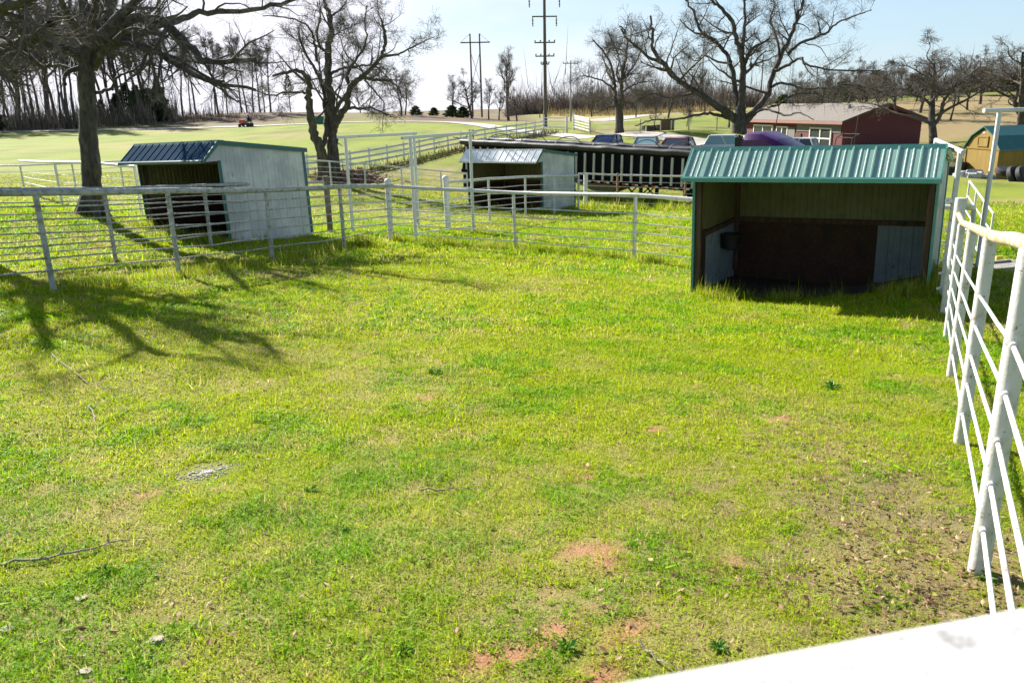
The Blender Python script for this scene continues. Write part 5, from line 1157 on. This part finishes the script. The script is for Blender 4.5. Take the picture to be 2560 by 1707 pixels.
# the great oak behind the cars
c3_ = dict(OAK, n={0: 8, 1: 10, 2: 7, 3: 5, 4: 3}, per_m=.6, cap=11, clear=2.2, slim=.8, wig=.16, up=.05, trop=.03, rmin=.011, lmin=.4, len={0: .6, 1: .36, 2: .52, 3: .58, 4: .6})
ob_ = (1848, 333)
led_tree('oak_tree', 'great spreading bare oak behind the cars and the purple truck', 75, ob_, [
    ([ob_] + z3((2085, 1150), (2090, 1080), (2105, 980)), .75, .55, 0, 0, 0), (z3((2060, 1110), (1960, 1030), (1900, 980), (1700, 850), (1540, 760), (1400, 600), (1300, 450), (1290, 300), (1272, 150)), .5, .1, 0, -4, 1), (z3((1540, 760), (1420, 620), (1250, 520), (1060, 360), (1000, 270)), .26, .07, -2, -5, 1),
    (z3((2085, 1080), (2062, 880), (2012, 620), (1980, 520), (1880, 390), (1740, 300), (1660, 100), (1590, 0)), .34, .09, 0, 3, 1), (z3((1880, 390), (1780, 330), (1650, 290), (1540, 180)), .18, .06, 1.5, 4, 1), (z3((2105, 1000), (2120, 700), (2110, 520), (2060, 380), (2020, 200), (1930, 90), (1820, 0), (1740, -90)), .42, .1, 0, -2, 1),
    (z3((2108, 540), (2140, 250), (2130, 0), (2150, -150)), .24, .08, -.5, 2, 1), (z3((2130, 600), (2200, 460), (2310, 395), (2360, 360)), .22, .07, -.5, -4, 1), (z3((2120, 1120), (2200, 1060), (2300, 940), (2355, 850)) + z4((60, 640), (200, 350), (262, 200), (330, 0), (370, -120)), .45, .1, 0, 2, 1),
    (z4((190, 500), (300, 400), (520, 310), (640, 210), (830, 140), (950, 95)), .18, .05, 1, -2, 1), (z4((60, 650), (200, 590), (300, 535), (350, 590), (600, 645), (1030, 650)), .2, .06, .5, -3, 1), (z4((30, 800), (130, 760), (400, 820), (700, 780), (1000, 830), (1180, 900)), .16, .05, .5, 3, 1),
    (z3((2060, 1100), (1850, 1050), (1700, 1060), (1500, 1090), (1250, 1110), (1130, 1155)), .2, .05, 0, -4, 1), (z3((2000, 590), (1870, 560), (1750, 510), (1680, 560), (1530, 440)), .14, .04, .5, 4, 1), (z3((1700, 850), (1560, 880), (1430, 900), (1280, 860), (1150, 930)), .16, .05, -2, 1, 1), (z3((1900, 985), (1800, 900), (1720, 800), (1650, 700), (1560, 590)), .2, .05, -1, 3, 1),
    (z4((0, 980), (100, 960), (220, 880), (420, 860), (600, 940)), .16, .04, 1, -5, 1), (z3((2180, 600), (2350, 550)) + z4((60, 520), (180, 500)), .1, .04, -.5, 3, 1), (z4((110, 540), (80, 350), (20, 180), (60, 60), (30, -60)), .16, .05, 1, 3, 1), (z3((2120, 1080), (2250, 1020)) + z4((10, 1010), (150, 1060), (300, 1040), (420, 1100)), .18, .05, 0, -6, 1)],
    47, c3_)
mb_ = z3((985, 1235))[0]
led_tree('oak_tree', 'upright bare oak with a stout trunk behind the navy car', 79, mb_, [
    ([mb_] + z3((985, 1050), (970, 960)), .45, .4, 0, 0, 0), (z3((955, 970), (945, 850), (930, 700), (890, 560), (800, 430), (740, 370)), .26, .07, 0, 2, 1), (z3((1005, 970), (1010, 850), (1005, 720), (1040, 560), (1060, 420), (1030, 280), (985, 240)), .28, .06, 0, -2, 1), (z3((950, 850), (860, 760), (760, 720), (640, 700), (560, 760)), .14, .04, 0, -3, 1), (z3((940, 920), (840, 890), (720, 900), (620, 870)), .12, .04, 0, 2, 1),
    (z3((1010, 850), (1100, 790), (1200, 760), (1330, 740)), .13, .04, 0, 3, 1), (z3((1008, 780), (960, 680), (985, 540), (930, 400), (880, 300)), .13, .04, 0, -3, 1), (z3((1015, 730), (1110, 620), (1180, 480), (1200, 380)), .13, .04, 0, 1, 1), (z3((960, 940), (880, 990), (800, 1030), (740, 1040)), .1, .03, 0, -4, 1), (z3((1000, 920), (1100, 950), (1180, 900), (1260, 920)), .1, .03, 0, 4, 1)],
    53, dict(c3_, per_m=.75))
# generic bare trees, four shapes
def make_tree(h, spread, seed, c, r0, fork=.35, nl=8, name='bare_tree', label='', bark='bark', twig='twig', maxlev=4):
    R = np.random.default_rng(seed); Wt, Wc = Wood(), Wood(); p = np.zeros(3); d = np.array([R.normal(0, .05), R.normal(0, .05), 1.]); P = [np.array([0, 0, -.3])]; k = 9
    for i in range(k): d = unit(d + R.normal(0, .07, 3) + [0, 0, .15]); P.append(P[-1] + d * (h * .8 / k))
    P = smooth_path(P, 3); r = r0 * np.linspace(1, .22, len(P)) ** .9; Wt.add(P, r, 10)
    cum = np.linspace(0, 1, len(P))
    for q in range(nl):
        t = fork + (1 - fork) * (q + R.uniform(0, .8)) / nl; i = min(int(t * (len(P) - 1)), len(P) - 2); a_ = q * 2.4 + R.uniform(-.5, .5); e = math.radians(R.uniform(15, 50) + 25 * t)
        dd = np.array([math.cos(a_) * math.cos(e), math.sin(a_) * math.cos(e), math.sin(e)]); L = spread * R.uniform(.7, 1.15) * (1.15 - .6 * (t - fork) / (1 - fork))
        grow(Wc, R, P[i], dd, L, r[i] * .6, 1, maxlev, c)
    sprout(Wc, R, P[len(P) // 2:], r[len(P) // 2:], 1, maxlev, c)
    return tree_obj(name, label, np.zeros(3), Wt, Wc, M[bark], M[twig])
cg_ = dict(OAK, n={0: 6, 1: 8, 2: 7, 3: 5}, wig=.17, up=.14, trop=.07, rmin=.016, lmin=.4, len={0: .6, 1: .45, 2: .48, 3: .5})
cf_ = dict(cg_, n={0: 6, 1: 7, 2: 6, 3: 4}, rmin=.022)
def place(o, p, s, rz, label, group):
    o.location = tuple(p); o.scale = (s, s, s * 1.0); o.rotation_euler = (0, 0, rz); tag(o, label, 'tree', group)
PR = {'a': make_tree(12, 5.2, 61, cg_, .28, .3, 9), 'b': make_tree(13, 4.2, 62, dict(cg_, up=.25), .26, .36, 9), 'c': make_tree(10, 5.6, 63, dict(cg_, wig=.24, up=.03), .3, .24, 10), 'd': make_tree(16, 3.6, 64, dict(cf_, up=.22), .2, .5, 10), 'e': make_tree(17, 3.0, 65, dict(cf_, up=.3), .17, .55, 9), 'f': make_tree(12, 4.6, 66, dict(cg_, up=.3, trop=.12), .26, .3, 9, bark='bark_light', twig='twig_light')}
base_h = {'a': 12, 'b': 13, 'c': 10, 'd': 16, 'e': 17, 'f': 12}; used = set()
def plant(kind, px, py, D, h, label, group='bare trees', rz=None):
    o = PR[kind] if kind not in used else copy_tree(PR[kind]); used.add(kind)
    q = gnd(on(px, py, D)); place(o, q - [0, 0, .15], h / base_h[kind] / 1.05, rng.uniform(0, 6.28) if rz is None else rz, label, group); return o
def top_h(px, py, ytop, D): return hgt(gnd(on(px, py, D)), ytop)
SK = 'trees on the skyline'
for k, px, py, D, yt, lb in [
    ('c', 2335, 366, 74, 62, 'bare spreading tree with a black trunk at the right end of the red house'), ('c', 2543, 336, 76, 40, 'bare tree at the right edge standing behind the amber shed'), ('b', 2374, 310, 102, 150, 'smaller leaning tree on the slope just right of the black trunked tree'),
    ('b', 1632, 340, 92, 238, 'lean dark tree right of the stout oak, at the stump'), ('f', 1722, 350, 90, 250, 'thin pair of stems behind the maroon car'), ('b', 1715, 345, 100, 225, 'small bare tree behind the lane, left of the great oak'), ('c', 1820, 340, 98, 205, 'low bare tree directly behind the great oak trunk'),
    ('b', 1133, 297, 150, 170, 'bare skyline tree left of the twin pole power line support'), ('c', 1180, 299, 145, 168, 'bare skyline tree with a forked trunk at the left power pole'), ('b', 1222, 304, 140, 180, 'bare skyline tree just right of the twin power poles'),
    ('f', 1272, 306, 135, 92, 'tall pale fan shaped tree left of the tallest utility pole'), ('a', 1248, 305, 142, 205, 'small skyline tree left of the tall pale fan shaped tree'), ('c', 1292, 308, 130, 215, 'bare tree with low bent limbs between the pale tree and the tallest pole'), ('a', 1350, 302, 170, 230, 'low skyline tree just behind the tallest utility pole'),
    ('a', 1002, 287, 150, 150, 'first of two close bare trees on the bank, right of the twin trunk tree'), ('b', 1013, 288, 152, 160, 'second of two close bare trees on the bank, right of the twin trunk tree'), ('b', 902, 284, 158, 190, 'bare skyline tree on the bank seen through the right fork of the twin trunk tree'),
    ('d', 652, 284, 160, 60, 'slim trunk on the bank crest, left of the crest pine'), ('e', 661, 283, 162, 70, 'second slim trunk on the bank crest, close left of the crest pine'), ('d', 676, 285, 158, 40, 'slim trunk on the bank crest right beside the crest pine'),
    ('d', 458, 298, 158, 30, 'bank tree trunk standing just right of the dark cedars'), ('e', 476, 292, 164, 60, 'thin bank tree trunk second right of the dark cedars'), ('d', 492, 290, 166, 40, 'bank tree trunk third right of the dark cedars'), ('e', 538, 288, 160, 40, 'bank tree trunk nearest left above the orange mower'), ('d', 548, 290, 157, 20, 'thicker bank tree trunk left above the orange mower'), ('e', 570, 288, 160, 60, 'bank tree trunk leaning slightly, up left of the orange mower'), ('d', 606, 284, 164, 50, 'bank tree trunk directly above the orange mower'), ('e', 618, 286, 160, 30, 'bank tree trunk just right above the orange mower'), ('d', 634, 284, 165, 60, 'bank tree trunk farther right above the orange mower'),
    ('a', 1480, 290, 190, 190, 'far bare tree behind the open road gate, left of the stout oak'), ('a', 1590, 292, 170, 200, 'far bare tree behind the stout oak on its right'), ('c', 1670, 295, 160, 190, 'far bare tree over the crate'), ('a', 1760, 292, 165, 175, 'far bare tree seen between the great oak left limbs')]:
    o = plant(k, px, py, D, max(3., top_h(px, py, yt, D)), lb, 'bare trees')
    if px in (2335, 2543): o.scale.x *= 1.35; o.scale.y *= 1.35
HL = 'bare trees on the hill behind the house'
for k, px, py, D, yt in [('c', 2040, 300, 108, 165), ('c', 2150, 290, 106, 150), ('a', 2235, 285, 104, 130), ('c', 2300, 275, 110, 125), ('a', 2420, 268, 112, 120), ('c', 1990, 285, 125, 180), ('a', 2340, 255, 128, 135), ('c', 2450, 255, 120, 110), ('a', 2390, 240, 140, 150), ('c', 2190, 275, 115, 150), ('a', 2100, 280, 112, 160), ('c', 2010, 300, 118, 175), ('a', 2070, 268, 132, 150), ('c', 2120, 268, 128, 140), ('a', 2165, 262, 135, 135), ('c', 2215, 255, 130, 150), ('b', 2255, 252, 138, 140), ('a', 2290, 258, 128, 160), ('c', 2420, 240, 140, 160), ('a', 2500, 236, 142, 130), ('c', 2560, 240, 135, 120), ('a', 2640, 250, 130, 100)]:
    plant(k, px, py, D, top_h(px, py, yt, D), 'bare tree on the hill slope behind the red brown house', HL)
WD = 'trees of the far left wood'
R = np.random.default_rng(17)
for i in range(48):
    px = -150 + i * 12.2 + R.uniform(-6, 6); D = R.uniform(139, 172); k = 'debdeed'[i % 7]
    plant(k, px, 326, D, R.uniform(17, 27), 'slim bare tree in the dense wood beyond the field at far left', WD)
for k in PR:
    if k not in used: print('unused', k)

# evergreens: many small sprays on a tapering crown
def evergreen(h, r, seed, base_c, n=2600, low=.04, power=.75, lift=0.):
    R = np.random.default_rng(seed); t = R.uniform(low, 1, n); lob = 1 + .28 * np.sin(t * 23 + R.uniform(0, 6)) ; a_ = R.uniform(0, 2 * PI, n); rr = r * (1 - t) ** power * lob * np.sqrt(R.uniform(.25, 1, n)) * (1 + .25 * np.sin(3 * a_ + 5 * t))
    c = np.stack([rr * np.cos(a_), rr * np.sin(a_), t * h + lift], 1); s = r * R.uniform(.07, .17, n); d = np.stack([np.cos(a_), np.sin(a_), R.uniform(-.2, .9, n)], 1); d /= np.linalg.norm(d, axis=1)[:, None]
    q = R.normal(0, 1, (n, 3)); q = np.cross(d, q); q /= np.linalg.norm(q, axis=1)[:, None]
    v = np.stack([c - q * s[:, None] * .6, c + q * s[:, None] * .6, c + d * s[:, None] * 1.7], 1).reshape(-1, 3)
    col = np.repeat(np.array(base_c) * R.lognormal(0, .35, n)[:, None], 3, 0)
    t_ = thing('cedar_tree', '', 'tree', (0, 0, 0)); link('crown', fast_mesh('crown', v, faces_tri=np.arange(3 * n).reshape(-1, 3), col=col, m=M['cedar']), t_)
    obj('trunk', MB().tube([(0, 0, -.3), (0, 0, lift + h * .5), (0, 0, lift + h * .9)], [r * .09 + .05, r * .05 + .03, .02], 7), M['bark'], t_); return t_
EV = {'cone': (evergreen(7, 2.2, 1, (.05, .075, .03)), 7), 'bush': (evergreen(4, 2.6, 2, (.07, .095, .035), power=.5), 4), 'pine': (evergreen(8, 2.0, 3, (.07, .10, .035), n=1500, power=.55, lift=6), 14), 'oliv': (evergreen(5, 3.0, 4, (.085, .1, .025), power=.45, lift=1.2), 6.2)}; eu = set()
def ever(kind, px, py, D, yt, label, group='evergreens'):
    o, bh = EV[kind]; o = o if kind not in eu else copy_tree(o); eu.add(kind); q = gnd(on(px, py, D)); s = max(.2, hgt(q, yt) / bh)
    o.location = tuple(q); o.scale = (s, s, s); o.rotation_euler = (0, 0, rng.uniform(0, 6)); tag(o, label, 'tree', group)
for q in [('cone', 300, 322, 146, 235, 'dark cedar first right of the big straight trunk'), ('cone', 326, 320, 150, 210, 'dark cedar second right of the big straight trunk, tallest there'), ('cone', 352, 318, 146, 215, 'dark cedar third right of the big straight trunk'), ('bush', 378, 315, 148, 225, 'dark cedar bush at the right end of the cedar row'), ('cone', 405, 312, 152, 205, 'dark cedar standing alone near the bank trunks'),
          ('cone', -10, 330, 142, 255, 'dark cedar at the extreme left edge of the wood'), ('cone', 262, 324, 150, 250, 'dark cedar close behind the big straight trunk on its right'),
          ('pine', 727, 286, 160, 188, 'pine with a high green crown on the bank crest'), ('bush', 1040, 291, 152, 266, 'round green bush on the skyline left of the power poles, first of the row'), ('bush', 1085, 292, 156, 270, 'pointed green bush on the skyline, middle of the row by the power poles'), ('bush', 1130, 296, 150, 265, 'olive bush on the skyline under the left skyline trees'), ('bush', 1158, 297, 148, 268, 'olive bush on the skyline at the foot of the power poles'),
          ('oliv', 2452, 232, 138, 170, 'rounded live oak with green leaves on the hill crest'), ('oliv', 2100, 268, 140, 205, 'olive green tree on the slope over the house roof'), ('oliv', 2190, 262, 145, 180, 'olive green tree on the slope left of the black trunked tree'), ('oliv', 2285, 256, 146, 185, 'olive green tree behind the black trunked tree'), ('bush', 1955, 300, 150, 238, 'yellow green bush seen through the great oak right limbs'), ('oliv', 2520, 238, 150, 185, 'olive green tree at the right edge of the hill crest')]:
    ever(*q)

# far woods and undergrowth: stuff
def brush(name, label, n, sample, h, w, cols, kind_lean=.25, m='brush'):
    R = np.random.default_rng(len(label)); x, y = sample(R, n); n = len(x); z = gz(x, y); hh = h * R.lognormal(0, .45, n); a_ = R.uniform(0, 2 * PI, n); L = R.normal(0, kind_lean, n); a2 = R.uniform(0, 2 * PI, n)
    t0 = R.uniform(0, .55, n) * (R.random(n) < .75)
    P = np.stack([x, y, z + t0 * hh - .05], 1); s = np.stack([np.cos(a_), np.sin(a_), np.zeros(n)], 1) * (w * R.uniform(.4, 1.5, n) / 2)[:, None]; t = np.stack([np.sin(L) * np.cos(a2), np.sin(L) * np.sin(a2), np.cos(L)], 1) * (hh * R.uniform(.3, .8, n))[:, None]
    v = np.stack([P - s, P + s, P + t], 1).reshape(-1, 3); c = np.array(cols)[R.integers(0, len(cols), n)] * R.lognormal(0, .25, n)[:, None]
    return tag(link(name, fast_mesh(name, v, faces_tri=np.arange(3 * n).reshape(-1, 3), col=np.repeat(c, 3, 0), m=M[m])), label, 'woods' if 'wood' in name else 'undergrowth', kind='stuff')
def band(az0, az1, d0, d1, clump=0, thr=.42):
    def f(R, n):
        A = np.radians(R.uniform(az0, az1, n)); D = R.uniform(d0, d1, n); x, y = D * np.sin(A), D * np.cos(A)
        k = fbm(x, y, clump, 2, 3) > thr if clump else np.ones(n, bool); return x[k], y[k]
    return f
brush('undergrowth', 'brown tangled undergrowth under the far left wood', 17000, band(-38, -21.5, 138, 160, 7, .38), 2.8, .08, [(.2, .145, .115), (.27, .2, .155), (.15, .12, .1), (.09, .11, .05)])
brush('undergrowth', 'thin brown scrub on the leafy bank', 3500, band(-21.5, -15, 138, 156, 5, .5), 1.3, .07, [(.2, .14, .1), (.14, .1, .08)])
brush('distant_woods', 'hazy brown far wood behind the road gates', 52000, band(0, 17, 250, 300, 16, .40), 5.0, .2, [(.15, .115, .1), (.2, .15, .13), (.11, .09, .085), (.24, .16, .13), (.07, .085, .06)], .7)
brush('dry_grass', 'tall tan dry grass before the far wood', 11000, band(2.5, 16, 212, 246, 10, .47), 1.1, .16, [(.4, .3, .14), (.33, .25, .12), (.26, .22, .1)])
brush('distant_woods', 'grey brown brushy trees along the hill behind the house', 30000, band(17, 33, 148, 175, 12, .42), 2.2, .12, [(.16, .13, .11), (.11, .1, .08), (.2, .17, .14), (.09, .1, .05)], .8)
brush('dry_grass', 'dark dead grass along the foot of the plank fence', 5200, lambda R, n: (lambda u: (hp0[0] + (hp1[0] - hp0[0]) * u + 1.4 + R.normal(0, .5, n), hp0[1] + (hp1[1] - hp0[1]) * u - .8 + R.normal(0, .5, n)))(R.uniform(-.1, 1, n)), .45, .05, [(.1, .085, .04), (.16, .12, .06), (.07, .08, .025)], .5)
print('trees', round(time.time() - T0, 1))
# ------------------------------------------------------------------ light, sky, camera
SUN_AZ, SUN_EL = math.radians(-40), math.radians(31.5)
sl = bpy.data.lights.new('sun', 'SUN'); sl.energy = 5.0; sl.angle = math.radians(.53); sl.color = (1, .95, .86)
so = bpy.data.objects.new('sun', sl); COL.objects.link(so)
sv = Vector((math.sin(SUN_AZ) * math.cos(SUN_EL), math.cos(SUN_AZ) * math.cos(SUN_EL), math.sin(SUN_EL)))
so.rotation_euler = (-sv).to_track_quat('-Z', 'Y').to_euler(); so.location = (0, 0, 60)
w = bpy.data.worlds.new('World'); scene.world = w; w.use_nodes = True
nt = w.node_tree; nt.nodes.clear()
out = N(nt, 'ShaderNodeOutputWorld'); bg = N(nt, 'ShaderNodeBackground', Strength=.055)
sky = N(nt, 'ShaderNodeTexSky', sky_type='NISHITA'); sky.sun_disc = False; sky.sun_elevation = SUN_EL; sky.sun_rotation = SUN_AZ
sky.air_density = 1.0; sky.dust_density = .6; sky.ozone_density = 1.2; sky.altitude = 300
# thin bright cloud, thickest on the sun's side
tc = N(nt, 'ShaderNodeTexCoord'); mp = N(nt, 'ShaderNodeMapping'); mp.inputs['Scale'].default_value = (1.2, 1.2, 3.2); nt.links.new(tc.outputs['Generated'], mp.inputs[0])
nz = N(nt, 'ShaderNodeTexNoise', Scale=2.2, Detail=7, Roughness=.55); nt.links.new(mp.outputs[0], nz.inputs['Vector'])
dt = N(nt, 'ShaderNodeVectorMath', operation='DOT_PRODUCT'); nt.links.new(tc.outputs['Generated'], dt.inputs[0]); dt.inputs[1].default_value = (math.sin(-.75), math.cos(-.75), .0)
ad = N(nt, 'ShaderNodeMath', operation='MULTIPLY_ADD'); nt.links.new(dt.outputs['Value'], ad.inputs[0]); ad.inputs[1].default_value = 1.1; nt.links.new(nz.outputs['Fac'], ad.inputs[2])
mr = N(nt, 'ShaderNodeMapRange', interpolation_type='SMOOTHSTEP'); mr.inputs[1].default_value = 1.0; mr.inputs[2].default_value = 1.52; mr.inputs[4].default_value = .95; nt.links.new(ad.outputs[0], mr.inputs[0])
sp = N(nt, 'ShaderNodeSeparateXYZ'); nt.links.new(tc.outputs['Generated'], sp.inputs[0])
low = N(nt, 'ShaderNodeMapRange', interpolation_type='SMOOTHSTEP'); low.inputs[1].default_value = .62; low.inputs[2].default_value = .2; nt.links.new(sp.outputs['Z'], low.inputs[0])
lp = N(nt, 'ShaderNodeMath', operation='MULTIPLY'); lp.inputs[1].default_value = .66; nt.links.new(low.outputs[0], lp.inputs[0])
lc = N(nt, 'ShaderNodeMath', operation='MULTIPLY'); nt.links.new(low.outputs[0], lc.inputs[0]); nt.links.new(mr.outputs[0], lc.inputs[1])
pale = mixc(nt, lp.outputs[0], sky.outputs[0], (3.7, 5.2, 6.6))
cl = mixc(nt, lc.outputs[0], pale, (7.4, 7.3, 8.0))
nt.links.new(cl, bg.inputs['Color']); nt.links.new(bg.outputs[0], out.inputs[0])
cam = bpy.data.cameras.new('camera'); co = bpy.data.objects.new('camera', cam); COL.objects.link(co); scene.camera = co
cam.sensor_width = 36; cam.lens = F / 2560 * 36; cam.clip_start = .05; cam.clip_end = 4000
m3 = np.stack([RM[:, 0], -RM[:, 1], -RM[:, 2]], 1)
co.matrix_world = Matrix([[*m3[0], 0], [*m3[1], 0], [*m3[2], 0], [0, 0, 0, 1]])
cam.dof.use_dof = True; cam.dof.focus_distance = 9.0; cam.dof.aperture_fstop = 5.6
scene.render.resolution_x, scene.render.resolution_y = 1024, 682
scene.view_settings.view_transform = 'Standard'; scene.view_settings.look = 'None'; scene.view_settings.exposure = 1.47; scene.view_settings.gamma = 1
scene.view_settings.use_curve_mapping = False
cy = scene.cycles
cy.use_denoising = True; cy.max_bounces = 8; cy.diffuse_bounces = 2; cy.transparent_max_bounces = 16; cy.use_adaptive_sampling = True; cy.adaptive_threshold = .015
cy.sample_clamp_indirect = 8; cy.caustics_reflective = False; cy.caustics_refractive = False
print('scene built', round(time.time() - T0, 1))
